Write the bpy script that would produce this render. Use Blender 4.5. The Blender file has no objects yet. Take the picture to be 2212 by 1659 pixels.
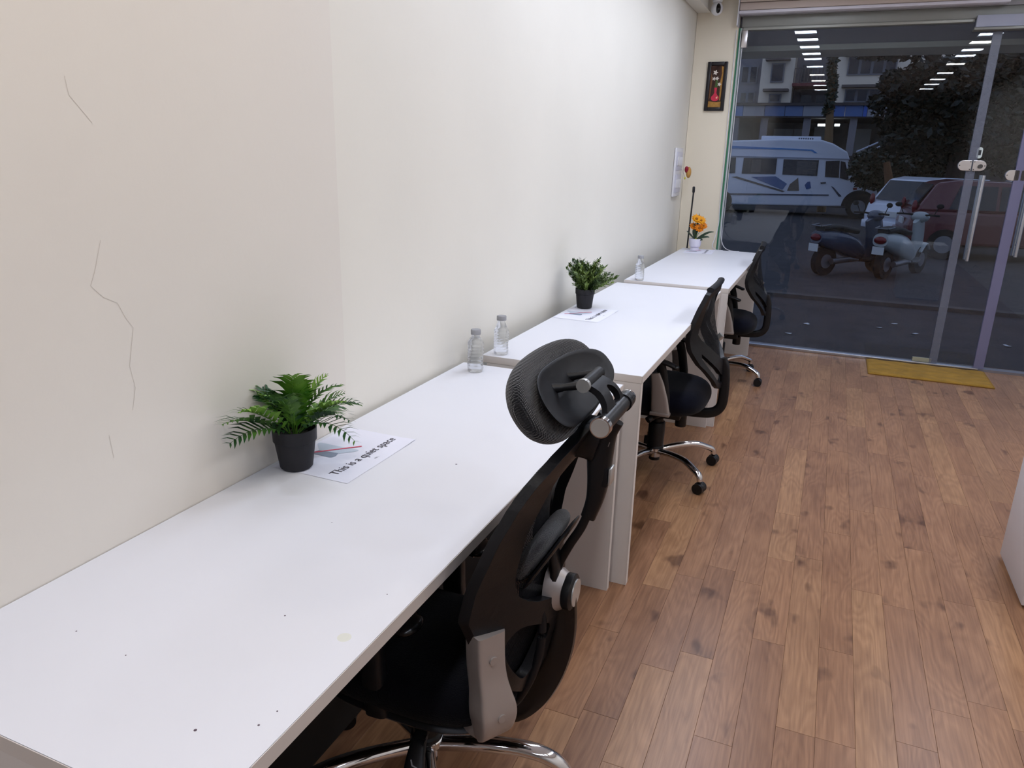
import bpy, bmesh, math, random
from mathutils import Vector, Matrix, geometry
scene = bpy.context.scene
COL = scene.collection
PI = math.pi
# ------------------------------------------------------------------ camera
CAM = Vector((1.138, -0.48, 1.4746))
YAW, PITCH, ROLL, FPX = -0.3927, 0.2999, 0.0252, 1606.4
_f = Vector((math.sin(YAW) * math.cos(PITCH), math.cos(YAW) * math.cos(PITCH), -math.sin(PITCH)))
_r = _f.cross(Vector((0, 0, 1))).normalized()
_u = _r.cross(_f)
_R = _r * math.cos(ROLL) + _u * math.sin(ROLL)
_U = _u * math.cos(ROLL) - _r * math.sin(ROLL)
cam_data = bpy.data.cameras.new('camera')
cam_data.sensor_width = 36.0
cam_data.lens = FPX * 36.0 / 2212.0
cam_data.clip_start, cam_data.clip_end = 0.02, 300
cam = bpy.data.objects.new('camera', cam_data)
COL.objects.link(cam)
cam.matrix_world = Matrix(((_R.x, _U.x, -_f.x, CAM.x), (_R.y, _U.y, -_f.y, CAM.y), (_R.z, _U.z, -_f.z, CAM.z), (0, 0, 0, 1)))
scene.camera = cam
# ------------------------------------------------------------------ sky at dusk
world = bpy.data.worlds.new('dusk_sky')
scene.world = world
world.use_nodes = True
_bg = world.node_tree.nodes['Background']
_bg.inputs['Color'].default_value = (0.56, 0.68, 1.0, 1)
_bg.inputs['Strength'].default_value = 0.60
# ------------------------------------------------------------------ view
vs = scene.view_settings
vs.view_transform = 'Standard'
vs.look = 'None'
vs.exposure = 0.0
vs.gamma = 1.0
vs.use_curve_mapping = False
scene.cycles.use_denoising = True
scene.cycles.use_adaptive_sampling = True
scene.cycles.adaptive_threshold = 0.04
scene.cycles.adaptive_min_samples = 12
scene.cycles.use_light_tree = False
scene.cycles.max_bounces = 6
scene.cycles.diffuse_bounces = 3
scene.cycles.glossy_bounces = 4
scene.cycles.transparent_max_bounces = 16
scene.cycles.caustics_reflective = False
scene.cycles.caustics_refractive = False
scene.cycles.sample_clamp_indirect = 6.0
# ceiling panels: strength of the lit diffusers and their tints
PANEL_STRENGTH = 50.0
COOL, NEUTRAL, WARM = (0.75, 0.83, 1.0), (0.955, 0.985, 1.0), (1.0, 0.935, 0.85)

# ------------------------------------------------------------------ materials
def lin(c):
    return tuple(((x / 255) / 12.92 if x / 255 <= 0.04045 else ((x / 255 + 0.055) / 1.055) ** 2.4) for x in c) + (1,)
_M = {}
def mat(name, rgb=None, rough=0.5, metal=0.0, spec=0.5, emit=None, estr=0.0, trans=0.0, ior=1.45, alpha=1.0, sheen=0.0, coat=0.0,
        noise=None, bump=None, sub=0.0):
    """rgb in sRGB 0-255. noise=(scale, amount, stretch xyz) tints the colour; bump=(scale, strength, stretch)"""
    if name in _M:
        return _M[name]
    m = bpy.data.materials.new(name)
    m.use_nodes = True
    nt = m.node_tree
    b = nt.nodes['Principled BSDF']
    c = lin(rgb)
    b.inputs['Base Color'].default_value = c
    b.inputs['Roughness'].default_value = rough
    b.inputs['Metallic'].default_value = metal
    b.inputs['Specular IOR Level'].default_value = spec
    b.inputs['IOR'].default_value = ior
    b.inputs['Transmission Weight'].default_value = trans
    b.inputs['Alpha'].default_value = alpha
    b.inputs['Sheen Weight'].default_value = sheen
    b.inputs['Coat Weight'].default_value = coat
    if sub:
        b.inputs['Subsurface Weight'].default_value = sub
        b.inputs['Subsurface Radius'].default_value = (0.02, 0.02, 0.01)
    if emit:
        b.inputs['Emission Color'].default_value = tuple(emit) + (1,)
        b.inputs['Emission Strength'].default_value = estr
    L = nt.links.new
    def coords(stretch):
        tc = nt.nodes.new('ShaderNodeTexCoord')
        mp = nt.nodes.new('ShaderNodeMapping')
        mp.inputs['Scale'].default_value = stretch
        L(tc.outputs['Object'], mp.inputs['Vector'])
        return mp.outputs['Vector']
    if noise:
        sc, am, st = noise
        n = nt.nodes.new('ShaderNodeTexNoise')
        n.inputs['Scale'].default_value = sc
        n.inputs['Detail'].default_value = 5
        L(coords(st), n.inputs['Vector'])
        mx = nt.nodes.new('ShaderNodeMix')
        mx.data_type = 'RGBA'
        mx.blend_type = 'MULTIPLY'
        mx.inputs['Factor'].default_value = am
        mx.inputs['A'].default_value = c
        rp = nt.nodes.new('ShaderNodeValToRGB')
        rp.color_ramp.elements[0].position, rp.color_ramp.elements[1].position = 0.3, 0.7
        L(n.outputs['Fac'], rp.inputs['Fac'])
        L(rp.outputs['Color'], mx.inputs['B'])
        L(mx.outputs['Result'], b.inputs['Base Color'])
    if bump:
        sc, am, st = bump
        n = nt.nodes.new('ShaderNodeTexNoise')
        n.inputs['Scale'].default_value = sc
        n.inputs['Detail'].default_value = 4
        L(coords(st), n.inputs['Vector'])
        bp = nt.nodes.new('ShaderNodeBump')
        bp.inputs['Strength'].default_value = am
        bp.inputs['Distance'].default_value = 0.01
        L(n.outputs['Fac'], bp.inputs['Height'])
        L(bp.outputs['Normal'], b.inputs['Normal'])
    _M[name] = m
    return m

# ------------------------------------------------------------------ objects
def link(o, parent=None):
    COL.objects.link(o)
    if parent is not None:
        o.parent = parent
    return o
def tag(o, label=None, cat=None, group=None, kind=None):
    if label: o['label'] = label
    if cat: o['category'] = cat
    if group: o['group'] = group
    if kind: o['kind'] = kind
    return o
def thing(name, label, cat, loc=(0, 0, 0), rotz=0.0, group=None):
    o = bpy.data.objects.new(name, None)
    o.empty_display_size = 0.1
    link(o)
    o.location = loc
    o.rotation_euler = (0, 0, rotz)
    return tag(o, label, cat, group)
def obj(name, bm, material, parent=None, loc=None, rot=None, smooth=None, bevel=None, label=None):
    """bmesh (or mesh) to one object"""
    if isinstance(bm, bpy.types.Mesh):
        me = bm
    else:
        bmesh.ops.recalc_face_normals(bm, faces=bm.faces[:])
        me = bpy.data.meshes.new(name)
        bm.to_mesh(me)
        bm.free()
        if smooth is not None:
            for p in me.polygons: p.use_smooth = True
            if smooth < 179:
                me.set_sharp_from_angle(angle=math.radians(smooth))
    if material is not None and not me.materials:
        for mm in (material if isinstance(material, (list, tuple)) else [material]):
            me.materials.append(mm)
    o = bpy.data.objects.new(name, me)
    link(o, parent)
    if loc is not None: o.location = loc
    if rot is not None: o.rotation_euler = rot
    if bevel:
        md = o.modifiers.new('bevel', 'BEVEL')
        md.width, md.segments, md.limit_method, md.angle_limit = bevel, 2, 'ANGLE', math.radians(40)
    if label: o['label'] = label
    return o
def copy_tree(o, parent=None):
    c = o.copy()
    link(c, parent)
    for ch in list(o.children):
        copy_tree(ch, c)
    return c
def NB():
    return bmesh.new()
# ------------------------------------------------------------------ shapes
def box(bm, x0, x1, y0, y1, z0, z1, bev=0.0, seg=2):
    r = bmesh.ops.create_cube(bm, size=1.0)
    vs_ = r['verts']
    for v in vs_:
        v.co = Vector((x0 + (v.co.x + .5) * (x1 - x0), y0 + (v.co.y + .5) * (y1 - y0), z0 + (v.co.z + .5) * (z1 - z0)))
    if bev > 0:
        es = list({e for v in vs_ for e in v.link_edges})
        bmesh.ops.bevel(bm, geom=es, offset=bev, segments=seg, affect='EDGES', profile=0.5)
    return bm
def boxo(name, b, material, parent=None, bev=0.0, seg=2, **kw):
    return obj(name, box(NB(), *b, bev=bev, seg=seg), material, parent, smooth=(35 if bev else None), **kw)
def lathe(bm, prof, n=32, c=(0, 0, 0), cap=True):
    """prof: list of (radius, z), around +Z"""
    rings = []
    for r, z in prof:
        if r < 1e-6:
            rings.append([bm.verts.new((c[0], c[1], c[2] + z))])
        else:
            rings.append([bm.verts.new((c[0] + r * math.cos(2 * PI * k / n), c[1] + r * math.sin(2 * PI * k / n), c[2] + z)) for k in range(n)])
    for a, b in zip(rings, rings[1:]):
        if len(a) == 1 and len(b) == 1: continue
        for k in range(n):
            k2 = (k + 1) % n
            if len(a) == 1: bm.faces.new((a[0], b[k2], b[k]))
            elif len(b) == 1: bm.faces.new((a[k], a[k2], b[0]))
            else: bm.faces.new((a[k], a[k2], b[k2], b[k]))
    if cap:
        if len(rings[0]) > 1: bm.faces.new(rings[0][::-1])
        if len(rings[-1]) > 1: bm.faces.new(rings[-1])
    return bm
def frame_at(path, i, up=Vector((0, 0, 1))):
    n = len(path)
    t = (path[min(i + 1, n - 1)] - path[max(i - 1, 0)]).normalized()
    s = t.cross(up)
    if s.length < 1e-4: s = t.cross(Vector((1, 0, 0)))
    s.normalize()
    return t, s, s.cross(t).normalized()
def sweep(bm, path, radii, n=12, up=(0, 0, 1), closed_caps=True, shape=None):
    """radii: float or list of float/(a,b): half sizes across and along 'up'. shape: exponent of the superellipse (2 round, 6 boxy)"""
    path = [Vector(q) for q in path]
    up = Vector(up)
    rings = []
    for i, q in enumerate(path):
        rr = radii[i] if isinstance(radii, (list, tuple)) and not isinstance(radii, tuple) else radii
        a, b = (rr, rr) if not isinstance(rr, (list, tuple)) else rr
        t, s, w = frame_at(path, i, up)
        ring = []
        for k in range(n):
            th = 2 * PI * k / n
            cc, ss = math.cos(th), math.sin(th)
            if shape:
                cc = math.copysign(abs(cc) ** (2 / shape), cc)
                ss = math.copysign(abs(ss) ** (2 / shape), ss)
            ring.append(bm.verts.new(q + s * (a * cc) + w * (b * ss)))
        rings.append(ring)
    for A, B in zip(rings, rings[1:]):
        for k in range(n):
            bm.faces.new((A[k], A[(k + 1) % n], B[(k + 1) % n], B[k]))
    if closed_caps:
        bm.faces.new(rings[0][::-1]); bm.faces.new(rings[-1])
    return bm
def spline(pts, m=8):
    """Catmull-Rom through the points"""
    P = [Vector(p) for p in pts]
    out = []
    for i in range(len(P) - 1):
        a, b, c, d = P[max(i - 1, 0)], P[i], P[i + 1], P[min(i + 2, len(P) - 1)]
        for k in range(m):
            t = k / m
            out.append(0.5 * ((2 * b) + (c - a) * t + (2 * a - 5 * b + 4 * c - d) * t * t + (3 * b - a - 3 * c + d) * t ** 3))
    out.append(P[-1])
    return out
def interp(tab, z):
    """smooth-ish table lookup: tab sorted by key"""
    if z <= tab[0][0]: return tab[0][1]
    for (a, va), (b, vb) in zip(tab, tab[1:]):
        if z <= b:
            t = (z - a) / (b - a)
            return va + (vb - va) * t
    return tab[-1][1]
def cyl(bm, a, b, r, n=20, r2=None):
    a, b = Vector(a), Vector(b)
    up = (0, 0, 1) if abs((b - a).normalized().z) < 0.95 else (1, 0, 0)
    return sweep(bm, [a, b], [r, r2 if r2 is not None else r], n=n, up=up)
def ellipsoid(bm, c, r, n=16, m=10, rot=None):
    M_ = Matrix.Translation(c) @ (rot.to_4x4() if rot else Matrix.Identity(4)) @ Matrix.Diagonal((r[0], r[1], r[2], 1))
    bmesh.ops.create_uvsphere(bm, u_segments=n, v_segments=m, radius=1.0, matrix=M_)
    return bm
def plate(outer, holes, fx, thick, step=0.02):
    """flat outline with holes in (s, z), cut into small cells, bent to (fx(s, z), s, z) and thickened along x"""
    def s3(poly): return [Vector((p[0], p[1], 0)) for p in poly]
    polys = [s3(outer)] + [s3(h) for h in holes]
    tris = geometry.tessellate_polygon(polys)
    flat = [v for p in polys for v in p]
    bm = NB()
    V = [bm.verts.new(v) for v in flat]
    for t in tris:
        try: bm.faces.new([V[k] for k in t])
        except ValueError: pass
    xs = [v.x for v in flat]; zs = [v.y for v in flat]
    for lo, hi, ax in ((min(xs), max(xs), 0), (min(zs), max(zs), 1)):
        k = math.floor(lo / step) + 1
        while k * step < hi:
            co = Vector((k * step, 0, 0)) if ax == 0 else Vector((0, k * step, 0))
            no = Vector((1, 0, 0)) if ax == 0 else Vector((0, 1, 0))
            bmesh.ops.bisect_plane(bm, geom=bm.verts[:] + bm.edges[:] + bm.faces[:], dist=1e-6, plane_co=co, plane_no=no)
            k += 1
    bmesh.ops.remove_doubles(bm, verts=bm.verts[:], dist=1e-5)
    edges = [e for e in bm.edges if len(e.link_faces) == 1]
    for v in bm.verts:
        s, z = v.co.x, v.co.y
        v.co = Vector((fx(s, z), s, z))
    if thick:
        faces = bm.faces[:]
        r = bmesh.ops.duplicate(bm, geom=faces)
        vm = {}
        for k, v in r['vert_map'].items():
            if isinstance(k, bmesh.types.BMVert) and k not in r['geom']: vm[k] = v
        for a, b in list(vm.items()):
            pass
        dup = {a: b for a, b in vm.items()}
        for e in edges:
            a, b = e.verts
            if a in dup and b in dup:
                bm.faces.new((a, b, dup[b], dup[a]))
        for b in dup.values():
            b.co.x += thick
    return bm
def ribbon(bm, pts, w, up=(0, 0, 1)):
    """flat strip along pts with widths w, both edges at right angles to 'up'"""
    P = [Vector(p) for p in pts]
    prev = None
    for i, q in enumerate(P):
        t, s, n_ = frame_at(P, i, Vector(up))
        ww = w[i] if isinstance(w, (list, tuple)) else w
        cur = (bm.verts.new(q - s * ww), bm.verts.new(q + s * ww))
        if prev: bm.faces.new((prev[0], prev[1], cur[1], cur[0]))
        prev = cur
    return bm
def text_mesh(body, size, name='lettering'):
    cu = bpy.data.curves.new(name, 'FONT')
    cu.body, cu.size, cu.extrude = body, size, 0.00005
    o = bpy.data.objects.new('tmp', cu)
    COL.objects.link(o)
    bpy.context.view_layer.update()
    me = bpy.data.meshes.new_from_object(o.evaluated_get(bpy.context.evaluated_depsgraph_get()))
    bpy.data.objects.remove(o)
    bpy.data.curves.remove(cu)
    me.name = name
    me.materials.clear()
    return me
# ================================================================== the room
H_CEIL, GY, X_R, Y_B = 2.63, 5.866, 3.05, -5.0
wall_paint = mat('cream_wall_paint', (236, 231, 220), rough=0.6, spec=0.25, noise=(1.3, 0.05, (1, 1, 1)), bump=(40, 0.04, (1, 1, 1)))
ceil_paint = mat('white_ceiling_paint', (235, 232, 232), rough=0.7, spec=0.2)
trim_white = mat('white_painted_trim', (226, 222, 222), rough=0.4)
alu = mat('brushed_aluminium', (196, 198, 206), rough=0.28, metal=1.0)
def struct(o):
    o['kind'] = 'structure'
    return o
# left wall in two planes: the nearer length stands a little proud of the farther one
wall_left = struct(boxo('wall_left', (-0.15, -0.002, Y_B, 1.108, 0, H_CEIL), mat('older_cream_paint', (233, 226, 216), rough=0.6, spec=0.25, noise=(1.1, 0.05, (1, 1, 1)), bump=(40, 0.04, (1, 1, 1)))))
tag(wall_left, 'cracked cream wall length beside the nearest desk, left of the seam', 'wall')
wall_far = struct(tag(boxo('wall_left_far', (-0.15, -0.016, 1.108, 6.0, 0, H_CEIL), wall_paint), 'smooth cream wall right of the seam, behind the farther desks', 'wall'))
crack_m = mat('hairline_crack', (204, 195, 183), rough=0.8)
for pts in ([(-0.0016, 0.404, 1.575), (-0.0016, 0.407, 1.547), (-0.0016, 0.423, 1.529), (-0.0016, 0.442, 1.507)],
[(-0.0016, 0.428, 1.318), (-0.0016, 0.409, 1.268), (-0.0016, 0.397, 1.244), (-0.0016, 0.418, 1.221), (-0.0016, 0.444, 1.207), (-0.0016, 0.457, 1.177), (-0.0016, 0.470, 1.157), (-0.0016, 0.452, 1.090), (-0.0016, 0.458, 1.046), (-0.0016, 0.446, 1.006)],
[(-0.0016, 0.391, 0.976), (-0.0016, 0.394, 0.931)]):
    bm = NB(); ribbon(bm, pts, 0.0004, up=(1, 0, 0)); obj('crack', bm, crack_m, wall_left)
struct(tag(boxo('wall_right', (X_R, X_R + .15, Y_B, 6.0, 0, H_CEIL), wall_paint), 'cream wall on the far side of the room', 'wall'))
struct(tag(boxo('wall_back', (-0.15, X_R + .15, Y_B - .15, Y_B, 0, H_CEIL), wall_paint), 'cream wall behind the photographer', 'wall'))
pier = struct(tag(boxo('wall_front', (-0.014, 0.30, 5.80, 6.02, 0, H_CEIL), mat('warm_cream_paint', (238, 227, 206), rough=0.6, spec=0.25)), 'narrow cream wall pier beside the glass front', 'wall'))
struct(tag(boxo('ceiling', (-0.15, X_R + .15, Y_B - .15, 6.05, H_CEIL, H_CEIL + .12), ceil_paint), 'flat white ceiling with square light panels', 'ceiling'))
struct(tag(boxo('trim_1', (-0.014, 0.085, -1.0, 5.80, 2.53, H_CEIL), wall_paint), 'boxed cream casing where the long wall meets the ceiling', 'trim'))
# floor: strips of laminate, 0.1 m wide, laid along the room
def plank_material():
    m = bpy.data.materials.new('walnut_laminate')
    m.use_nodes = True
    nt = m.node_tree; N = nt.nodes.new; L = nt.links.new
    b = nt.nodes['Principled BSDF']
    tc = N('ShaderNodeTexCoord'); oi = N('ShaderNodeObjectInfo')
    off = N('ShaderNodeVectorMath'); off.operation = 'MULTIPLY_ADD'
    cmb = N('ShaderNodeCombineXYZ')
    for i, k in enumerate((13.0, 37.0, 7.0)):
        mm = N('ShaderNodeMath'); mm.operation = 'MULTIPLY'; mm.inputs[1].default_value = k
        L(oi.outputs['Random'], mm.inputs[0]); L(mm.outputs[0], cmb.inputs[i])
    off.inputs[1].default_value = (1, 1, 1)
    L(tc.outputs['Object'], off.inputs[0]); L(cmb.outputs[0], off.inputs[2])
    def noise(sc, stretch, detail=5, dist=0.0):
        mp = N('ShaderNodeMapping'); mp.inputs['Scale'].default_value = stretch
        L(off.outputs[0], mp.inputs['Vector'])
        n = N('ShaderNodeTexNoise'); n.inputs['Scale'].default_value = sc; n.inputs['Detail'].default_value = detail; n.inputs['Distortion'].default_value = dist
        L(mp.outputs[0], n.inputs['Vector']); return n.outputs['Fac']
    # growth rings: iso-lines of a slow stretched noise
    slow = noise(2.6, (3.2, 0.55, 1), 2, 0.3)
    mul = N('ShaderNodeMath'); mul.operation = 'MULTIPLY'; mul.inputs[1].default_value = 15.0; L(slow, mul.inputs[0])
    fr = N('ShaderNodeMath'); fr.operation = 'PINGPONG'; fr.inputs[1].default_value = 0.5; L(mul.outputs[0], fr.inputs[0])
    fine = noise(60, (2.4, 0.09, 1), 6)
    patch = noise(3.4, (1.5, 0.8, 1), 3)
    knot = noise(8.0, (1.2, 0.7, 1), 2)
    def ramp(fac, stops):
        r = N('ShaderNodeValToRGB'); cr = r.color_ramp
        cr.elements[0].position, cr.elements[0].color = stops[0][0], stops[0][1]
        cr.elements[1].position, cr.elements[1].color = stops[1][0], stops[1][1]
        for q, c in stops[2:]:
            e = cr.elements.new(q); e.color = c
        L(fac, r.inputs['Fac']); return r.outputs['Color']
    base = ramp(oi.outputs['Random'], [(0.0, lin((156, 115, 86))), (1.0, lin((178, 135, 99))), (0.3, lin((167, 124, 91))), (0.6, lin((160, 119, 90))), (0.8, lin((176, 134, 98)))])
    def mul_col(a, fac, amount, lo, hi):
        mx = N('ShaderNodeMix'); mx.data_type = 'RGBA'; mx.blend_type = 'MULTIPLY'; mx.inputs['Factor'].default_value = amount
        L(a, mx.inputs['A']); L(ramp(fac, [(lo[0], lo[1]), (hi[0], hi[1])]), mx.inputs['B']); return mx.outputs['Result']
    W = (1, 1, 1, 1)
    c = mul_col(base, fr.outputs[0], 0.45, (0.0, (0.62, 0.55, 0.52, 1)), (0.5, W))
    c = mul_col(c, fine, 0.55, (0.3, (0.55, 0.5, 0.48, 1)), (0.62, W))
    c = mul_col(c, patch, 0.55, (0.30, (0.62, 0.56, 0.56, 1)), (0.55, W))
    c = mul_col(c, knot, 0.75, (0.27, (0.33, 0.27, 0.26, 1)), (0.36, W))
    L(c, b.inputs['Base Color'])
    b.inputs['Roughness'].default_value = 0.33
    b.inputs['Specular IOR Level'].default_value = 0.45
    bp = N('ShaderNodeBump'); bp.inputs['Strength'].default_value = 0.05; bp.inputs['Distance'].default_value = 0.002
    L(fine, bp.inputs['Height']); L(bp.outputs[0], b.inputs['Normal'])
    return m
PLANK = plank_material()
floor = struct(tag(boxo('floor', (-0.15, X_R + .15, Y_B - .15, 6.02, -0.12, -0.0015), mat('floor_joint', (70, 46, 34), rough=0.8)), 'brown walnut laminate floor laid in narrow strips', 'floor'))
random.seed(5)
PLANK_MESH = {}
def plank_mesh(L_):
    if L_ not in PLANK_MESH:
        bm = NB(); box(bm, 0.0003, 0.0997, 0.0004, L_ - 0.0004, -0.0015, 0.0, bev=0.0004, seg=1)
        me = bpy.data.meshes.new('plank'); bm.to_mesh(me); bm.free(); me.materials.append(PLANK)
        PLANK_MESH[L_] = me
    return PLANK_MESH[L_]
rest = NB()
for i in range(31):
    x0 = i * 0.1 - 0.014
    y = Y_B - random.random() * 0.8
    while y < 6.0:
        L_ = random.choice((0.42, 0.56, 0.7, 0.84, 1.0, 1.2))
        L_ = min(L_, 6.0 - y)
        if L_ < 0.06: break
        L_ = round(L_, 3)
        if y + L_ > -0.1 and y < 5.98 and not (x0 < 0.3 and y < 0.2):
            o = bpy.data.objects.new('plank', plank_mesh(L_)); link(o, floor); o.location = (x0, y, 0)
        else:
            box(rest, x0 + .0003, x0 + .0997, y + .0004, y + L_ - .0004, -0.0015, 0)
        y += L_
o = obj('plank_run', rest, PLANK, floor); o['kind'] = 'stuff'

# ceiling light panels, two rows, extras added to match doubled reflections in the glass
def light_panel(x, y, tint, label):
    t = thing('ceiling_light', label, 'light panel', (x, y, H_CEIL), 0, 'square ceiling light panels')
    bm = NB()
    for a in ((-.105, .105, -.105, -.095), (-.105, .105, .095, .105), (-.105, -.095, -.095, .095), (.095, .105, -.095, .095)):
        box(bm, a[0], a[1], a[2], a[3], -0.014, 0)
    obj('panel_frame', bm, trim_white, t)
    nm = 'lit_diffuser_%d' % (round(tint[2] * 100))
    bm = NB(); bm.faces.new([bm.verts.new(q) for q in ((-.095, -.095, -.008), (-.095, .095, -.008), (.095, .095, -.008), (.095, -.095, -.008))])
    obj('diffuser', bm, mat(nm, (255, 255, 255), rough=0.6, emit=tint, estr=PANEL_STRENGTH), t)
rowY = [4.95, 4.22, 3.74, 3.21, 2.66, 2.18, 1.40, 0.40, -0.45, -1.20, -2.0]  # first position: unseen pair added to brighten the far end
tl = [COOL, COOL, COOL, NEUTRAL, NEUTRAL, NEUTRAL, NEUTRAL, WARM, WARM, NEUTRAL, NEUTRAL]
tr = [COOL, COOL, COOL, WARM, NEUTRAL, NEUTRAL, WARM, NEUTRAL, NEUTRAL, NEUTRAL, NEUTRAL]
ordn = ['added nearest the glass front', 'second from the glass front', 'third from the glass front', 'fourth from the glass front', 'fifth from the glass front', 'sixth from the glass front', 'seventh from the glass front', 'eighth from the glass front', 'ninth from the glass front', 'tenth from the glass front', 'eleventh from the glass front']
for k, y in enumerate(rowY):
    light_panel(0.68, y, tl[k], 'square ceiling light above the desks, ' + ordn[k])
    light_panel(2.24, y, tr[k], 'square ceiling light over the aisle side, ' + ordn[k])

# ------------------------------------------------------------------ glass front
def glass_material(name, tint, refl=1.0):
    m = bpy.data.materials.new(name); m.use_nodes = True
    nt = m.node_tree; N = nt.nodes.new; L = nt.links.new
    nt.nodes.remove(nt.nodes['Principled BSDF'])
    out = nt.nodes['Material Output']
    tr = N('ShaderNodeBsdfTransparent'); tr.inputs['Color'].default_value = tint
    gl = N('ShaderNodeBsdfGlossy'); gl.inputs['Roughness'].default_value = 0.0
    lw = N('ShaderNodeLayerWeight'); lw.inputs['Blend'].default_value = 0.5
    pw = N('ShaderNodeMath'); pw.operation = 'POWER'; pw.inputs[1].default_value = 5.0; L(lw.outputs['Facing'], pw.inputs[0])
    ma = N('ShaderNodeMath'); ma.operation = 'MULTIPLY_ADD'; ma.inputs[1].default_value = 0.95 * refl; ma.inputs[2].default_value = 0.045 * refl; L(pw.outputs[0], ma.inputs[0])
    mx = N('ShaderNodeMixShader'); L(ma.outputs[0], mx.inputs[0]); L(tr.outputs[0], mx.inputs[1]); L(gl.outputs[0], mx.inputs[2]); L(mx.outputs[0], out.inputs['Surface'])
    return m
GLASS = glass_material('clear_tempered_glass', (0.90, 0.93, 0.95, 1), 0.85)
edge_green = mat('green_glass_edge', (58, 128, 98), rough=0.25)
edge_pale = mat('pale_glass_edge', (176, 190, 186), rough=0.3)
steel = mat('satin_steel', (206, 200, 198), rough=0.32, metal=1.0)
steel_dark = mat('dark_steel', (90, 88, 88), rough=0.4, metal=1.0)
w1 = struct(tag(boxo('window_1', (0.325, 1.973, GY, GY + .012, 0.03, 2.42), GLASS), 'wide fixed glass pane of the shop front', 'window'))
boxo('glass_edge', (0.300, 0.312, GY - .03, GY + .02, 0.0, 2.42), edge_green, w1)
boxo('glass_edge', (0.312, 0.326, GY - .03, GY + .02, 0.0, 2.42), edge_pale, w1)
boxo('glass_edge', (0.330, 0.337, GY - .012, GY - .002, 0.0, 2.40), alu, w1)
boxo('corner_clamp', (0.318, 0.368, GY - .03, GY + .03, 2.285, 2.405), steel, w1, bev=0.003)
boxo('end_block', (1.86, 1.99, GY - .004, GY + .016, 0.018, 0.05), mat('yellowed_plastic', (168, 164, 142), rough=0.5), w1)
d1 = struct(tag(boxo('door_1', (2.030, 2.271, GY, GY + .012, 0.025, 2.345), GLASS), 'slim glass door leaf with a bar handle', 'door'))
boxo('glass_edge', (1.974, 2.029, GY - .006, GY + .018, 0.02, 2.345), mat('grey_edge_seal', (126, 130, 146), rough=0.3, alpha=0.55), d1)
d2 = struct(tag(boxo('door_2', (2.339, X_R, GY, GY + .012, 0.025, 2.345), GLASS), 'glass door leaf at the right end of the shop front', 'door'))
boxo('glass_edge', (2.272, 2.338, GY - .014, GY + .018, 0.0, 2.345), mat('lilac_edge_seal', (136, 134, 166), rough=0.3, alpha=0.7), d2)
def lock(parent, xj, z, knob):
    for s in (-1, 1):
        pr = []
        for k in range(13):
            a = -PI / 2 + PI * k / 12
            pr.append((xj + s * (0.052 + 0.036 * math.cos(a)), z + 0.036 * math.sin(a)))
        pr = pr + [(xj + s * 0.004, z + 0.036), (xj + s * 0.004, z - 0.036)]
        bm = NB()
        f = bm.faces.new([bm.verts.new((x, GY - 0.014, zz)) for x, zz in pr])
        r = bmesh.ops.extrude_face_region(bm, geom=[f])
        bmesh.ops.translate(bm, verts=[v for v in r['geom'] if isinstance(v, bmesh.types.BMVert)], vec=(0, 0.04, 0))
        lp = obj('lock_plate', bm, steel, parent, bevel=0.002)
        bm = NB()
        for dx, dz in ((0.012, .026), (0.012, -.026), (0.078, 0)):
            cyl(bm, (xj + s * dx, GY - .0155, z + dz), (xj + s * dx, GY - .013, z + dz), 0.004, n=10)
        obj('screw', bm, steel_dark, lp)
        if knob and s > 0:
            bm = NB(); cyl(bm, (xj + .05, GY - .032, z - .004), (xj + .05, GY - .012, z - .004), 0.015, n=20)
            obj('key_cylinder', bm, steel_dark, lp, smooth=40)
lock(d1, 2.003, 1.474, True)
lock(d2, 2.305, 1.416, False)
def bar_handle(parent, x, z0, z1):
    bm = NB(); cyl(bm, (x, GY - .05, z0), (x, GY - .05, z1), 0.012, n=16)
    h = obj('bar_handle', bm, alu, parent, smooth=40)
    bm = NB()
    for z in (z0 + .08, z1 - .08): cyl(bm, (x, GY - .05, z), (x, GY, z), 0.008, n=12)
    obj('standoff', bm, alu, h, smooth=40)
    bm = NB(); cyl(bm, (x, GY + .06, z0), (x, GY + .06, z1), 0.012, n=16)
    obj('outer_bar', bm, alu, h, smooth=40)
bar_handle(d1, 2.083, 0.81, 1.41)
bar_handle(d2, 2.375, 0.86, 1.36)
bm = NB()
pr = [(2.035 + 0.018 * math.cos(a) , 1.562 + (0.02 if math.sin(a) > 0 else -0.02) + 0.018 * math.sin(a)) for a in [2 * PI * k / 24 for k in range(24)]]
bm.faces.new([bm.verts.new((x, GY - .003, z)) for x, z in pr])
lb = obj('notice_sticker', bm, mat('sticker_white', (216, 226, 222), rough=0.5), d1)
boxo('sticker_panel', (2.026, 2.044, GY - .0042, GY - .0034, 1.546, 1.580), mat('sticker_black', (40, 42, 48), rough=0.5), lb)
# rails
struct(tag(boxo('trim_2', (0.30, 2.30, GY - .04, GY + .05, 0.0, 0.022), alu, bev=0.004), 'pale aluminium floor track under the fixed glass', 'trim'))
struct(tag(boxo('trim_3', (2.30, X_R, GY - .03, GY + .05, 0.0, 0.018), mat('grey_track', (150, 150, 160), rough=0.35, metal=0.7)), 'grey aluminium threshold under the right door', 'trim'))
rail_m = mat('grey_anodised_rail', (148, 148, 142), rough=0.45, metal=0.3)
t4 = struct(tag(boxo('trim_4', (0.318, X_R, GY - .02, GY + .05, 2.425, 2.50), rail_m, bev=0.003), 'grey head rail above the glass front', 'trim'))
boxo('lower_lip', (0.33, 1.85, GY - .03, GY + .05, 2.405, 2.424), mat('rail_lip', (168, 168, 160), rough=0.4, metal=0.3), t4, bev=0.002)
blind = thing('roller_blind', 'rolled beige blind box with a shiny lower bar above the glass', 'blind', (0, 0, 0))
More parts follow.
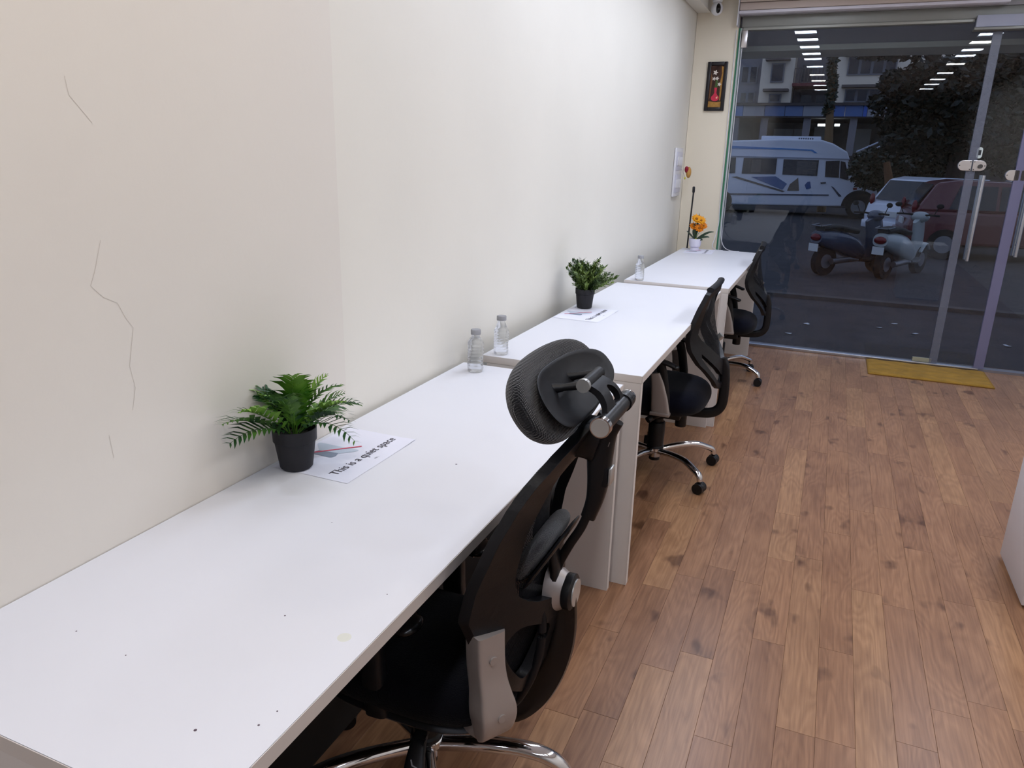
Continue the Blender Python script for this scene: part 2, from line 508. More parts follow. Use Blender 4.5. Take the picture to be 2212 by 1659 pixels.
boxo('upper_slat', (0.305, 2.02, GY - .16, GY - .09, 2.575, 2.628), mat('beige_pelmet', (206, 190, 180), rough=0.45), blind, bev=0.006)
boxo('lower_slat', (0.305, 2.02, GY - .15, GY - .08, 2.522, 2.572), mat('beige_pelmet', (206, 190, 180)), blind, bev=0.006)
boxo('bottom_bar', (0.305, 2.02, GY - .155, GY - .07, 2.500, 2.520), mat('white_bar', (232, 229, 240), rough=0.35), blind, bev=0.004)
boxo('end_bracket', (0.296, 0.304, GY - .16, GY - .05, 2.42, 2.628), mat('white_bracket', (225, 224, 230), rough=0.4), blind)
cl = thing('door_header', 'grey transom box over the glass doors', 'transom', (0, 0, 0))
boxo('housing', (1.856, X_R, GY - .075, GY + .02, 2.366, 2.44), mat('pale_gloss_grey', (178, 182, 200), rough=0.08, spec=0.8, coat=0.5), cl, bev=0.003)
boxo('lower_cover', (1.848, X_R, GY - .08, GY + .02, 2.348, 2.364), rail_m, cl, bev=0.002)
struct(tag(boxo('trim_5', (0.30, X_R, GY - .03, GY + .06, 2.501, H_CEIL), mat('grey_lintel', (170, 168, 172), rough=0.5)), 'grey lintel strip between the head rail and the ceiling', 'trim'))
# ================================================================== desks
lam = mat('white_laminate', (230, 230, 236), rough=0.42, spec=0.4, noise=(2.0, 0.03, (1, 1, 1)))
lam_edge = mat('cream_edge_band', (212, 204, 198), rough=0.5)
lam_side = mat('off_white_board', (218, 212, 208), rough=0.5)
speck_m = mat('dark_speck', (92, 78, 88), rough=0.7)
TH = 0.025
def desk(label, xb, D, y0, y1, z):
    t = thing('desk', label, 'desk', (xb, y0, 0), 0, 'white desks along the wall')
    L_ = y1 - y0
    top = boxo('desk_top', (0, D - .0012, 0.0012, L_ - .0012, z - TH, z), lam, t)
    for b in ((D - .0006, D + .0006, 0, L_, z - TH, z - .0004), (0, D - .0012, -.0006, .0006, z - TH, z - .0004), (0, D - .0012, L_ - .0006, L_ + .0006, z - TH, z - .0004)):
        boxo('edge_band', b, lam_edge, top)
    for a in (0.0, L_ - TH):
        p = boxo('end_panel', (0.02, D - .004, a, a + TH, 0.0, z - TH - .001), lam_side, t)
        boxo('edge_band', (D - .0036, D - .002, a, a + TH, 0.0, z - TH - .001), mat('pale_edge_band', (224, 218, 214), rough=0.5), p)
    boxo('modesty_panel', (0.145, 0.163, TH, L_ - TH - .012, 0.05, z - TH - .001), mat('black_board', (14, 14, 16), rough=0.6), t)
    return t, top
DESK = [(0.0, 0.5835, -0.0219, 1.8143, 0.7613), (0.0523, 0.5835, 1.8538, 3.6804, 0.7853), (0.0907, 0.5835, 3.6877, 5.493, 0.8019)]
dk1, top1 = desk('white laminate desk nearest the camera, with the headrest chair', *DESK[0])
dk2, top2 = desk('white laminate desk in the middle of the row, with the bushy plant', *DESK[1])
dk3, top3 = desk('white laminate desk farthest away, ending at the glass front', *DESK[2])
# scuffs and specks on the nearest top
bm = NB()
for (x, y, r) in ((0.478, 0.085, .0022), (0.545, 0.125, .0016), (0.42, 0.33, .0013), (0.16, 0.165, .0012), (0.535, 0.45, .001), (0.55, 0.155, .0012), (0.275, 0.155, .001), (0.39, 0.99, .0025), (0.30, 0.62, .001)):
    lathe(bm, [(0, 0), (r, 0), (r, 0.0003), (0, 0.0003)], n=10, c=(x, y + 0.0219, 0.7613), cap=False)
obj('specks', bm, speck_m, top1)['kind'] = 'stuff'
bm = NB(); lathe(bm, [(0, 0), (.011, 0), (.008, 0.0003), (0, 0.0003)], n=16, c=(0.538, 0.345, 0.7613), cap=False)
obj('stain', bm, mat('yellowed_stain', (222, 222, 212), rough=0.5), top1)
# white pedestal on the other side of the aisle
pd = thing('pedestal_cabinet', 'white drawer pedestal at the right edge of the frame', 'cabinet', (1.93, 2.30, 0))
boxo('carcass', (0.0, 0.44, 0.0, 0.39, 0.012, 0.62), lam, pd, bev=0.004)
for k in range(3):
    d_ = boxo('drawer', (0.02, 0.42, -0.016, -0.001, 0.03 + k * .195, 0.215 + k * .195), lam_side, pd, bev=0.003)
    boxo('pull', (0.16, 0.28, -0.03, -0.0165, 0.16 + k * .195, 0.172 + k * .195), alu, d_, bev=0.002)
for x, y in ((.03, .03), (.41, .03), (.03, .36), (.41, .36)):
    bm = NB(); lathe(bm, [(.016, 0), (.016, .0118)], n=14, c=(x, y, 0)); obj('foot', bm, mat('black_rubber', (28, 28, 30), rough=0.7), pd)
# door mat
mt = thing('door_mat', 'golden yellow plush door mat on the laminate by the glass', 'mat', (1.94, 5.585, 0))
mt.rotation_euler.z = 0.0
mat_m = mat('gold_plush', (182, 138, 50), rough=0.95, spec=0.1, sheen=0.1, noise=(9, 0.35, (1, 1.6, 1)), bump=(160, 0.6, (1, 1, 1)))
bm = NB(); box(bm, -.405, .40, -.232, .225, 0.0005, 0.009, bev=0.004)
obj('backing', bm, mat('mat_hem', (150, 112, 40), rough=0.9), mt, smooth=40)
# plush top as a rumpled pad
bm = NB()
NX, NYY = 80, 46
gv = [[bm.verts.new((-.395 + .785 * i / NX, -.222 + .44 * j / NYY, 0.009 + 0.004 * (1 if 0 < i < NX and 0 < j < NYY else 0) + (0.0025 * math.sin(i * .35 + 2 * math.sin(j * .21)) * math.sin(j * .3) if 0 < i < NX and 0 < j < NYY else 0))) for j in range(NYY + 1)] for i in range(NX + 1)]
for i in range(NX):
    for j in range(NYY): bm.faces.new((gv[i][j], gv[i + 1][j], gv[i + 1][j + 1], gv[i][j + 1]))
o = obj('pile', bm, mat_m, mt, smooth=180); o['kind'] = 'stuff'
# ================================================================== chairs
blk = mat('black_plastic', (20, 20, 23), rough=0.42, spec=0.45, bump=(220, 0.05, (1, 1, 1)))
blk_soft = mat('charcoal_plastic', (19, 19, 23), rough=0.5, spec=0.3)
blk_gloss = mat('black_gloss', (16, 16, 18), rough=0.22)
fabric_navy = mat('navy_black_fabric', (11, 13, 26), rough=0.95, spec=0.1, sheen=0.1, bump=(500, 0.3, (1, 1, 1)))
fabric_blk = mat('black_fabric', (7, 7, 12), rough=0.95, spec=0.1, sheen=0.05, bump=(400, 0.4, (1, 1, 1)))
chrome = mat('chrome', (222, 222, 226), rough=0.07, metal=1.0)
silver = mat('silver_paint', (168, 160, 156), rough=0.38, metal=0.35)
silver_bright = mat('silver_cap', (188, 188, 186), rough=0.3, metal=0.6)
rubber = mat('caster_rubber', (26, 25, 27), rough=0.55)
def mesh_material(name, rgb, cell, hole):
    """knitted mesh: a grid of threads with open cells in between"""
    m = bpy.data.materials.new(name); m.use_nodes = True
    nt = m.node_tree; N = nt.nodes.new; L = nt.links.new
    b = nt.nodes['Principled BSDF']; out = nt.nodes['Material Output']
    b.inputs['Base Color'].default_value = lin(rgb); b.inputs['Roughness'].default_value = 0.8
    b.inputs['Specular IOR Level'].default_value = 0.25
    tc = N('ShaderNodeTexCoord'); sp = N('ShaderNodeSeparateXYZ'); L(tc.outputs['Object'], sp.inputs[0])
    vals = []
    for ax in ('Y', 'Z'):
        mu = N('ShaderNodeMath'); mu.operation = 'MULTIPLY'; mu.inputs[1].default_value = 2 * PI / cell; L(sp.outputs[ax], mu.inputs[0])
        si = N('ShaderNodeMath'); si.operation = 'SINE'; L(mu.outputs[0], si.inputs[0]); vals.append(si.outputs[0])
    mn = N('ShaderNodeMath'); mn.operation = 'MINIMUM'; L(vals[0], mn.inputs[0]); L(vals[1], mn.inputs[1])
    gt = N('ShaderNodeMath'); gt.operation = 'GREATER_THAN'; gt.inputs[1].default_value = hole; L(mn.outputs[0], gt.inputs[0])
    tr = N('ShaderNodeBsdfTransparent'); mx = N('ShaderNodeMixShader')
    L(gt.outputs[0], mx.inputs[0]); L(b.outputs[0], mx.inputs[1]); L(tr.outputs[0], mx.inputs[2]); L(mx.outputs[0], out.inputs['Surface'])
    return m
MESH = mesh_material('black_chair_mesh', (30, 30, 33), 0.0035, -0.25)
MESH_DENSE = mesh_material('black_back_mesh', (22, 22, 26), 0.003, 0.35)
def sm(t): return t * t * (3 - 2 * t)

def star_base(t, R_, hub_z, a0, tube=0.0145, hubr=0.036, wheel=0.026, end_z=0.058):
    """chrome five-spoke base with hooded casters"""
    bm = NB(); lathe(bm, [(0, hub_z - .045), (hubr * .8, hub_z - .045), (hubr * .85, hub_z - .02), (hubr * 1.12, hub_z - .012), (hubr * 1.12, hub_z + .004), (hubr, hub_z + .008), (0, hub_z + .008)], n=28, cap=False)
    obj('hub', bm, chrome, t, smooth=40)
    bm = NB(); lathe(bm, [(hubr * .72, hub_z - .062), (hubr * .72, hub_z - .044)], n=24); obj('hub_plug', bm, blk, t, smooth=40)
    # one spoke and one caster, shared by all five
    pts = spline([(hubr * .7, 0, hub_z - .014), (R_ * .38, 0, hub_z + .002), (R_ * .66, 0, hub_z + .004), (R_ * .86, 0, hub_z - .016), (R_ * .97, 0, (hub_z + end_z) / 2 - .004), (R_, 0, end_z)], 6)
    bm = NB(); n = len(pts)
    rr = []
    for i in range(n):
        u = i / (n - 1)
        rr.append((tube * (1.0 + .28 * math.sin(PI * min(1, u * 1.05))), tube * (1.05 - .1 * u)))
    sweep(bm, pts, rr, n=16)
    spoke_me = obj('leg', bm, chrome, t, smooth=60)
    spoke_me.rotation_euler.z = a0
    spokes = [spoke_me]
    for k in range(1, 5):
        c = spoke_me.copy(); link(c, t); c.rotation_euler.z = a0 + k * 2 * PI / 5; spokes.append(c)
    # caster: hood + twin wheels, built around the spoke end
    hood = NB()
    prof = [(0, .010), (.0, .0)]
    ellipsoid(hood, (0, 0, wheel * 1.05), (wheel * 1.05, wheel * .86, wheel * 1.0), n=18, m=12)
    hm = bpy.data.meshes.new('caster'); hood.to_mesh(hm); hood.free(); hm.materials.append(rubber)
    for p in hm.polygons: p.use_smooth = True
    wb = NB()
    for s in (-1, 1):
        cyl(wb, (0, s * wheel * .2, wheel), (0, s * wheel * .95, wheel), wheel * .99, n=22)
    wm = bpy.data.meshes.new('wheel'); wb.to_mesh(wm); wb.free(); wm.materials.append(blk)
    sb = NB(); cyl(sb, (0, 0, wheel * 1.7), (0, 0, end_z + .012), 0.007, n=12)
    stm = bpy.data.meshes.new('caster_stem'); sb.to_mesh(stm); sb.free(); stm.materials.append(blk)
    random.seed(int(R_ * 1000))
    for k in range(5):
        a = a0 + k * 2 * PI / 5
        c = bpy.data.objects.new('caster', hm); link(c, t); c.location = (R_ * math.cos(a), R_ * math.sin(a), 0)
        c.rotation_euler.z = a + random.uniform(-.9, .9)
        w = bpy.data.objects.new('wheel', wm); link(w, c)
        s_ = bpy.data.objects.new('stem', stm); link(s_, c)

def cushion(bm, hx, hy, z0, z1, front_drop=0.02, n=44, m=14, exp=3.2):
    """rounded seat pad: superellipse plan, domed top, waterfall front (towards -x)"""
    rings = []
    for j in range(m + 1):
        v = j / m
        ang = -PI / 2 + PI * v
        rr = max(0.0, math.cos(ang)) ** 0.32
        zz = (z0 + z1) / 2 + (z1 - z0) / 2 * math.sin(ang)
        ring = []
        if rr < 1e-3:
            rings.append([bm.verts.new((0, 0, zz))]); continue
        for k in range(n):
            th = 2 * PI * k / n
            cx = math.copysign(abs(math.cos(th)) ** (2 / exp), math.cos(th)); cy = math.copysign(abs(math.sin(th)) ** (2 / exp), math.sin(th))
            x, y = hx * rr * cx, hy * rr * cy
            dz = -front_drop * max(0, (-x / hx) - .3) ** 2
            ring.append(bm.verts.new((x, y, zz + dz)))
        rings.append(ring)
    for A, B in zip(rings, rings[1:]):
        for k in range(n):
            k2 = (k + 1) % n
            if len(A) == 1: bm.faces.new((A[0], B[k2], B[k]))
            elif len(B) == 1: bm.faces.new((A[k], A[k2], B[0]))
            else: bm.faces.new((A[k], A[k2], B[k2], B[k]))
    return bm
def arc(cx, cy, r, a0, a1, n):
    return [(cx + r * math.cos(a0 + (a1 - a0) * k / n), cy + r * math.sin(a0 + (a1 - a0) * k / n)) for k in range(n + 1)]
def smooth_poly(pts, m=6):
    P = [Vector((p[0], p[1], 0)) for p in pts]
    n = len(P); out = []
    for i in range(n):
        a, b, c, d = P[i - 1], P[i], P[(i + 1) % n], P[(i + 2) % n]
        for k in range(m):
            t = k / m
            v = 0.5 * ((2 * b) + (c - a) * t + (2 * a - 5 * b + 4 * c - d) * t * t + (3 * b - a - 3 * c + d) * t ** 3)
            out.append((v.x, v.y))
    return out
def mirror_outline(half):
    """half: points with s<=0 from top to bottom; mirrored to a closed outline"""
    return half + [(-s, z) for s, z in reversed(half) if abs(s) > 1e-6]

# ------------------------------------------------------------------ low mesh-back task chair (two of them)
def task_chair(loc, rotz, a0, label):
    t = thing('task_chair', label, 'chair', loc, rotz, 'low mesh task chairs')
    star_base(t, 0.318, 0.115, a0)
    bm = NB(); lathe(bm, [(.043, .118), (.042, .125), (.038, .13), (.040, .19), (.040, .245), (.037, .25), (.029, .252), (.029, .268), (.026, .27), (.026, .29), (.043, .295), (.045, .31), (0.04, .325), (0, .325)], n=28, cap=False)
    obj('gas_lift', bm, blk, t, smooth=35)
    bm = NB(); box(bm, -.09, .12, -.075, .075, .29, .33, bev=.012); obj('tilt_mechanism', bm, blk, t, smooth=40)
    bm = NB(); lathe(bm, [(.026, .245), (.027, .25), (.027, .30), (.02, .305), (0, .305)], n=22, c=(.112, 0, 0)); obj('tension_knob', bm, blk, t, smooth=40)
    bm = NB(); cushion(bm, .245, .225, .335, .47, front_drop=.03); bmesh.ops.translate(bm, verts=bm.verts[:], vec=(-.01, 0, 0))
    obj('seat', bm, fabric_navy, t, smooth=180)
    xc = [(.45, .262), (.51, .262), (.60, .258), (.70, .236), (.78, .215), (.86, .203), (.95, .207)]
    xe = [(.45, .24), (.51, .225), (.61, .160), (.69, .134), (.754, .134), (.84, .158), (.92, .190), (.95, .200)]
    def fx(s, z):
        a, b = interp(xc, z), interp(xe, z)
        return a - (a - b) * min(1.3, (abs(s) / .19)) ** 2
    half = [(-.09, .940), (-.150, .936), (-.176, .915), (-.184, .86), (-.190, .78), (-.196, .72), (-.193, .66), (-.176, .60), (-.145, .545), (-.108, .495), (-.07, .474), (-.02, .468)]
    outer = mirror_outline(half)
    up_h = mirror_outline([(-.07, .905), (-.142, .900), (-.152, .86), (-.160, .78), (-.166, .735), (-.152, .710), (-.10, .658), (-.04, .605), (0, .592)])
    lo_h = mirror_outline([(0, .522), (-.05, .540), (-.11, .592), (-.158, .648), (-.161, .625), (-.140, .578), (-.108, .532), (-.083, .506), (-.05, .496), (-.01, .495)])
    fr = obj('back_frame', plate(outer, [up_h, lo_h], fx, 0.022, 0.025), blk, t, smooth=40, bevel=0.005)
    fx2 = lambda s, z: fx(s, z) + .004
    obj('back_mesh', plate(up_h, [], fx2, 0, 0.03), MESH, t, smooth=180)
    obj('lower_mesh', plate(lo_h, [], fx2, 0, 0.03), MESH, t, smooth=180)
    # rolled top edge
    bm = NB(); pts = [(fx(s, .935) + .012, s, .935 + .004 * math.cos(s / .17 * PI / 2)) for s in [-.165 + .33 * k / 12 for k in range(13)]]
    sweep(bm, pts, [(0.016, 0.012)] * 13, n=12); obj('top_roll', bm, blk_soft, t, smooth=60)
    # spine: from the cross bar down and forward under the seat
    bm = NB(); pts = spline([(.270, 0, .600), (.286, 0, .56), (.294, 0, .50), (.296, 0, .42), (.288, 0, .368), (.255, 0, .336), (.19, 0, .325), (.05, 0, .322)], 5)
    sweep(bm, pts, [(.023, .016)] * len(pts), n=14, up=(0, 1, 0), shape=4)
    for v in bm.verts: pass
    obj('spine', bm, blk, t, smooth=50)
    # arms: silver post from the seat side, black loop and pad on top
    for s in (-1, 1):
        y = s * .235
        a = thing_part('armrest', t)
        bm = NB(); sweep(bm, [(.055, y, .37), (.045, y, .44), (.032, y, .51), (.018, y, .555)], [(.043, .014), (.037, .013), (.028, .012), (.020, .010)], n=16, up=(0, 1, 0), shape=4)
        obj('arm_post', bm, silver, a, smooth=50)
        bm = NB(); box(bm, .008, .098, y - .018, y + .018, .362, .378, bev=.004); obj('post_collar', bm, silver, a, smooth=40)
        bm = NB(); sweep(bm, [(.072, y - s * .008, .37), (.066, y - s * .008, .46), (.05, y - s * .008, .55), (.035, y - s * .008, .60)], [(.022, .01)] * 4, n=10, up=(0, 1, 0)); obj('post_shell', bm, blk, a, smooth=50)
        bm = NB(); pts = spline([(-.11, y, .600), (-.04, y, .618), (.05, y, .612), (.105, y, .594)], 6)
        sweep(bm, pts, [(.024, .010)] * len(pts), n=14); ellipsoid(bm, (.105, y, .594), (.016, .024, .010)); obj('arm_pad', bm, blk, a, smooth=60)
        bm = NB(); sweep(bm, spline([(.0, y, .33), (.02, y - s * .02, .345), (.05, y, .37)], 4), .016, n=10); obj('arm_bracket', bm, blk, a, smooth=60)
        if s < 0: continue
        # bright rear tail of the far arm, behind the cross bar
        bm = NB(); pts = spline([(.155, s * .20, .607), (.19, s * .205, .625), (.218, s * .205, .645), (.236, s * .205, .664)], 5)
        sweep(bm, pts, [(.010, .016)] * len(pts), n=12); obj('arm_tail', bm, silver_bright, a, smooth=60)
    return t
def thing_part(name, parent):
    o = bpy.data.objects.new(name, None); o.empty_display_size = 0.05
    return link(o, parent)
task_chair((0.49, 2.945, 0), 0.0, -0.645, 'low black mesh task chair pushed under the middle desk')
task_chair((0.53, 4.78, 0), 0.06, -0.45, 'low black mesh task chair at the far desk by the glass')
# ================================================================== tall chair with headrest at the nearest desk
OX, OY = 0.44, 0.745
hc = thing('office_chair', 'tall black mesh office chair with headrest and broken silver arm', 'chair', (OX, OY, 0), 0.0)
def W(x, y, z): return Vector((x - OX, y - OY, z))
star_base(hc, 0.345, 0.185, math.radians(14), tube=0.0165, hubr=0.034, wheel=0.029, end_z=0.064)
bm = NB(); lathe(bm, [(.036, .188), (.036, .20), (.031, .205), (.031, .26), (.026, .265), (.026, .345), (0, .345)], n=26, cap=False)
obj('gas_lift', bm, blk, hc, smooth=40)
bm = NB(); box(bm, -.10, .14, -.075, .075, .335, .385, bev=.015); obj('tilt_mechanism', bm, blk, hc, smooth=40)
# height lever with a printed chair mark
lv = thing_part('height_lever', hc)
bm = NB(); pts = spline([W(.50, .66, .345), W(.505, .61, .335), W(.515, .565, .305), W(.53, .53, .275)], 5)
n = len(pts)
sweep(bm, pts, [(.011 + .012 * sm(i / (n - 1)), .007) for i in range(n)], n=12, shape=3); obj('lever_paddle', bm, blk, lv, smooth=60)
bm = NB()
for k in range(5):
    q = pts[3] + (pts[8] - pts[3]) * (k / 5)
    cyl(bm, q + Vector((-.014, 0, .004)), q + Vector((.014, 0, .004)), .0065, n=10)
obj('lever_grip', bm, blk_soft, lv, smooth=60)
tdir = (pts[-1] - pts[-7]).normalized(); sdir = tdir.cross(Vector((0, 0, 1))).normalized(); ndir = sdir.cross(tdir).normalized()
def lever_pt(a, b): return pts[-6] + tdir * (a * .03) + sdir * (b * .022) + ndir * .0079
bm = NB(); ribbon(bm, [lever_pt(0.0, .35), lever_pt(0.35, .2), lever_pt(.5, -.25), lever_pt(.85, -.3), lever_pt(.95, .1)], .0014, up=ndir)
obj('printed_mark', bm, mat('print_grey', (150, 150, 152), rough=0.6), lv)
# seat
bm = NB(); cushion(bm, .235, .185, .395, .495, front_drop=.03); bmesh.ops.translate(bm, verts=bm.verts[:], vec=W(.455, .725, 0))
obj('seat', bm, fabric_blk, hc, smooth=180)
bm = NB(); cushion(bm, .215, .17, .378, .415, front_drop=.0, m=8); bmesh.ops.translate(bm, verts=bm.verts[:], vec=W(.455, .725, 0)); obj('seat_pan', bm, blk, hc, smooth=60)
# back frame, bent plastic shell with openings
xe = [(.44, .190), (.52, .172), (.60, .162), (.68, .170), (.745, .182), (.83, .210), (.925, .250), (.985, .283), (1.03, .312)]
xc = [(.44, .225), (.52, .256), (.62, .276), (.68, .278), (.745, .268), (.83, .262), (.925, .282), (.985, .308), (1.03, .330)]
SH = (0.455 - OX, 0.73 - OY)
def fx1(s, z):
    a, b = interp(xc, z), interp(xe, z)
    return a - (a - b) * min(1.2, abs(s) / .178) ** 1.6
half = [(0, 1.025), (-.034, 1.022), (-.062, 1.008), (-.100, .985), (-.140, .945), (-.162, .90), (-.172, .85), (-.177, .79), (-.182, .73), (-.183, .67), (-.160, .60), (-.132, .535), (-.10, .485), (-.065, .46), (-.025, .452)]
outer = mirror_outline(half)
hole_u = mirror_outline([(0, .952), (-.035, .946), (-.070, .915), (-.096, .86), (-.112, .79), (-.116, .735), (-.106, .70), (-.07, .676), (-.02, .668)])
hole_l = [(-.030, .600), (-.062, .622), (-.100, .630), (-.122, .606), (-.120, .568), (-.100, .527), (-.076, .502), (-.056, .522)]
hole_r = [(-s, z) for s, z in hole_l][::-1]
fr = obj('back_frame', plate(outer, [smooth_poly(hole_u, 2), smooth_poly(hole_l, 3), smooth_poly(hole_r, 3)], fx1, 0.022, 0.02), blk, hc, loc=(SH[0], SH[1], 0), smooth=45, bevel=0.007)
inner = mirror_outline([(0, .985), (-.04, .985), (-.10, .955), (-.138, .91), (-.153, .85), (-.160, .78), (-.166, .72), (-.166, .66), (-.148, .60), (-.122, .54), (-.09, .495), (-.05, .472), (0, .468)])
bm = plate(inner, [], lambda s, z: fx1(s, z) - .008, 0, 0.03)
obj('back_mesh', bm, MESH_DENSE, hc, loc=(SH[0], SH[1], 0), smooth=180)
# lumbar pad and its carrier in the upper opening
lum = thing_part('lumbar_support', hc)
n_l = Vector((.86, 0, -.51)).normalized(); w_l = Vector((.51, 0, .86)).normalized()
R3 = Matrix((w_l, Vector((0, 1, 0)), n_l)).transposed()
bm = NB(); cushion(bm, .068, .088, -.020, .020, front_drop=0, m=10, exp=3.0)
bmesh.ops.transform(bm, matrix=Matrix.Translation(W(.706, .73, .755)) @ R3.to_4x4(), verts=bm.verts[:])
obj('lumbar_pad', bm, mat('grey_black_fleece', (34, 32, 38), rough=1.0, spec=0.1, sheen=0.6, bump=(700, 0.8, (1, 1, 1)), noise=(90, 0.35, (1, 1, 1))), lum, smooth=180)
bm = NB(); cushion(bm, .072, .094, -.005, .005, front_drop=0, m=6, exp=3.0)
bmesh.ops.transform(bm, matrix=Matrix.Translation(W(.729, .73, .745)) @ R3.to_4x4(), verts=bm.verts[:]); obj('lumbar_plate', bm, blk, lum, smooth=60)
bm = NB(); sweep(bm, spline([W(.735, .73, .765), W(.742, .73, .72), W(.742, .73, .675)], 4), [(.03, .008)] * 9, n=10, up=(1, 0, 0), shape=4); obj('lumbar_carrier', bm, blk, lum, smooth=60)
# rear joint: silver housing and knob
bm = NB(); sweep(bm, [W(.726, .73, .668), W(.742, .73, .668), W(.752, .73, .668), W(.762, .73, .668)], [(.040, .052), (.039, .050), (.035, .043), (.031, .037)], n=26); obj('joint_housing', bm, silver, hc, smooth=50)
bm = NB(); sweep(bm, [W(.760, .73, .668), W(.763, .73, .668), W(.776, .73, .668), W(.780, .73, .668)], [.033, .036, .036, .031], n=28); kb = obj('knob', bm, blk, hc, smooth=50)
bm = NB(); cyl(bm, W(.779, .73, .668), W(.7825, .73, .668), .027, n=26); obj('knob_cap', bm, silver_bright, kb, smooth=40)
# J-shaped support from the joint down under the seat
pts = spline([W(.722, .73, .66), W(.727, .73, .60), W(.722, .73, .54), W(.704, .73, .475), W(.674, .73, .415), W(.630, .73, .372), W(.55, .73, .355)], 5)
bm = NB(); sweep(bm, pts, [(.060, .012)] * len(pts), n=16, up=(0, 1, 0), shape=4)
obj('back_support', bm, blk_gloss, hc, smooth=50)
for s in (-1, 1):
    bm = NB(); sweep(bm, [q + Vector((.006, s * .05, 0)) for q in pts], [.009] * len(pts), n=10); obj('support_rib', bm, blk_soft, hc, smooth=60)
# headrest stem: flat strap, then a thick sleeve
pts = spline([W(.735, .73, .66), W(.742, .73, .715), W(.762, .73, .765), W(.784, .73, .808), W(.797, .73, .845)], 5)
n = len(pts); bm = NB(); sweep(bm, pts, [(.010 - .002 * i / n, .0050) for i in range(n)], n=12, up=(0, 1, 0), shape=4); st = obj('headrest_stem', bm, blk, hc, smooth=50)
pts = spline([W(.797, .73, .835), W(.808, .73, .875), W(.812, .73, .92), W(.812, .73, .965), W(.816, .73, 1.005), W(.828, .73, 1.035)], 4)
n = len(pts); bm = NB(); sweep(bm, pts, [(.014 + .010 * sm(min(1, i / (n - 1) * 1.4)), .011 + .005 * math.sin(PI * i / (n - 1))) for i in range(n)], n=14, up=(0, 1, 0), shape=4); obj('stem_sleeve', bm, blk, hc, smooth=50)
bm = NB(); sweep(bm, spline([W(.765, .73, .985), W(.790, .73, .99), W(.812, .73, .985)], 4), [(.034, .030), (.034, .030), (.033, .032), (.032, .034), (.03, .036), (.029, .036), (.028, .036), (.027, .036), (.026, .034)], n=16, shape=4); obj('stem_mount', bm, blk, hc, smooth=50)
bm = NB(); box(bm, .812 - OX, .832 - OX, .715 - OY, .745 - OY, .905, .945, bev=.003); lt = obj('latch', bm, blk_soft, hc, smooth=40)
bm = NB(); box(bm, .8325 - OX, .8375 - OX, .716 - OY, .744 - OY, .910, .942, bev=.002); obj('latch_button', bm, silver_bright, lt, smooth=40)
bm = NB(); ellipsoid(bm, W(.829, .728, .985), (.007, .012, .026), rot=Matrix.Rotation(.25, 3, 'Y')); obj('stem_trim', bm, silver, hc, smooth=180)
# headrest cradle: cylinder across, with end caps
cr = thing_part('headrest_cradle', hc)
bm = NB(); cyl(bm, W(.833, .652, 1.046), W(.833, .785, 1.046), .0145, n=24); cyl(bm, W(.833, .785, 1.046), W(.833, .797, 1.046), .0172, n=24); cyl(bm, W(.833, .80, 1.046), W(.833, .815, 1.046), .0164, n=24)
obj('cradle_tube', bm, blk, cr, smooth=40)
bm = NB(); cyl(bm, W(.833, .640, 1.046), W(.833, .653, 1.046), .0178, n=28); obj('tube_cap', bm, chrome, cr, smooth=40)
bm = NB(); cyl(bm, W(.833, .6385, 1.046), W(.833, .6405, 1.046), .0155, n=28); obj('cap_face', bm, silver_bright, cr, smooth=40, label='worn silver end cap')
bm = NB(); cyl(bm, W(.833, .815, 1.046), W(.833, .823, 1.046), .0155, n=24); obj('tube_cap', bm, chrome, cr, smooth=40)
# forked arm from the tube up to the knuckle, open in the middle
def fork(s, z):   # s lateral, z = 0..1 along the arm
    return 0
A, B = W(.833, .728, 1.046), W(.787, .728, 1.098)
ax = (B - A).normalized(); nn = Vector((ax.z, 0, -ax.x))
outl = [(-.052, 0.0), (.052, 0.0), (.047, .02), (.040, .045), (.030, .070), (-.030, .070), (-.036, .045), (-.044, .02)]
hol = [(-.002, .012), (.032, .012), (.028, .034), (.012, .046), (.0, .040)]
bm = plate(smooth_poly(outl, 3), [smooth_poly(hol, 3)], lambda s, z: 0, 0.012, 0.012)
for v in bm.verts:
    c = v.co.copy()
    v.co = A + Vector((0, c.y, 0)) + ax * c.z + nn * (c.x - .006 + .012 * math.sin(PI * min(1, max(0, c.z / .07))))
obj('cradle_fork', bm, blk_soft, cr, smooth=45, bevel=0.003)
bm = NB(); cyl(bm, W(.787, .690, 1.100), W(.787, .778, 1.100), .0112, n=20); obj('knuckle', bm, blk_soft, cr, smooth=40)
bm = NB(); cyl(bm, W(.787, .682, 1.100), W(.787, .691, 1.100), .0122, n=24); obj('knuckle_cap', bm, silver_bright, cr, smooth=40)
n_h = Vector((.824, 0, .567)); w_h = Vector((-.567, 0, .824))
PC = W(.731, .720, 1.078)
for s in (-.038, .042):
    bm = NB(); a = Vector((.787 - OX, .73 - OY + s, 1.10)); b = PC + Vector((0, s * 1.05, 0)) + w_h * .012 + n_h * (-.006)
    sweep(bm, [a, a + (b - a) * .5, b], [(.008, .008), (.0065, .0065), (.010, .012)], n=12); obj('link', bm, blk, cr, smooth=60)
    bm = NB(); ellipsoid(bm, b, (.013, .013, .013)); obj('ball_socket', bm, blk_gloss, cr, smooth=180)
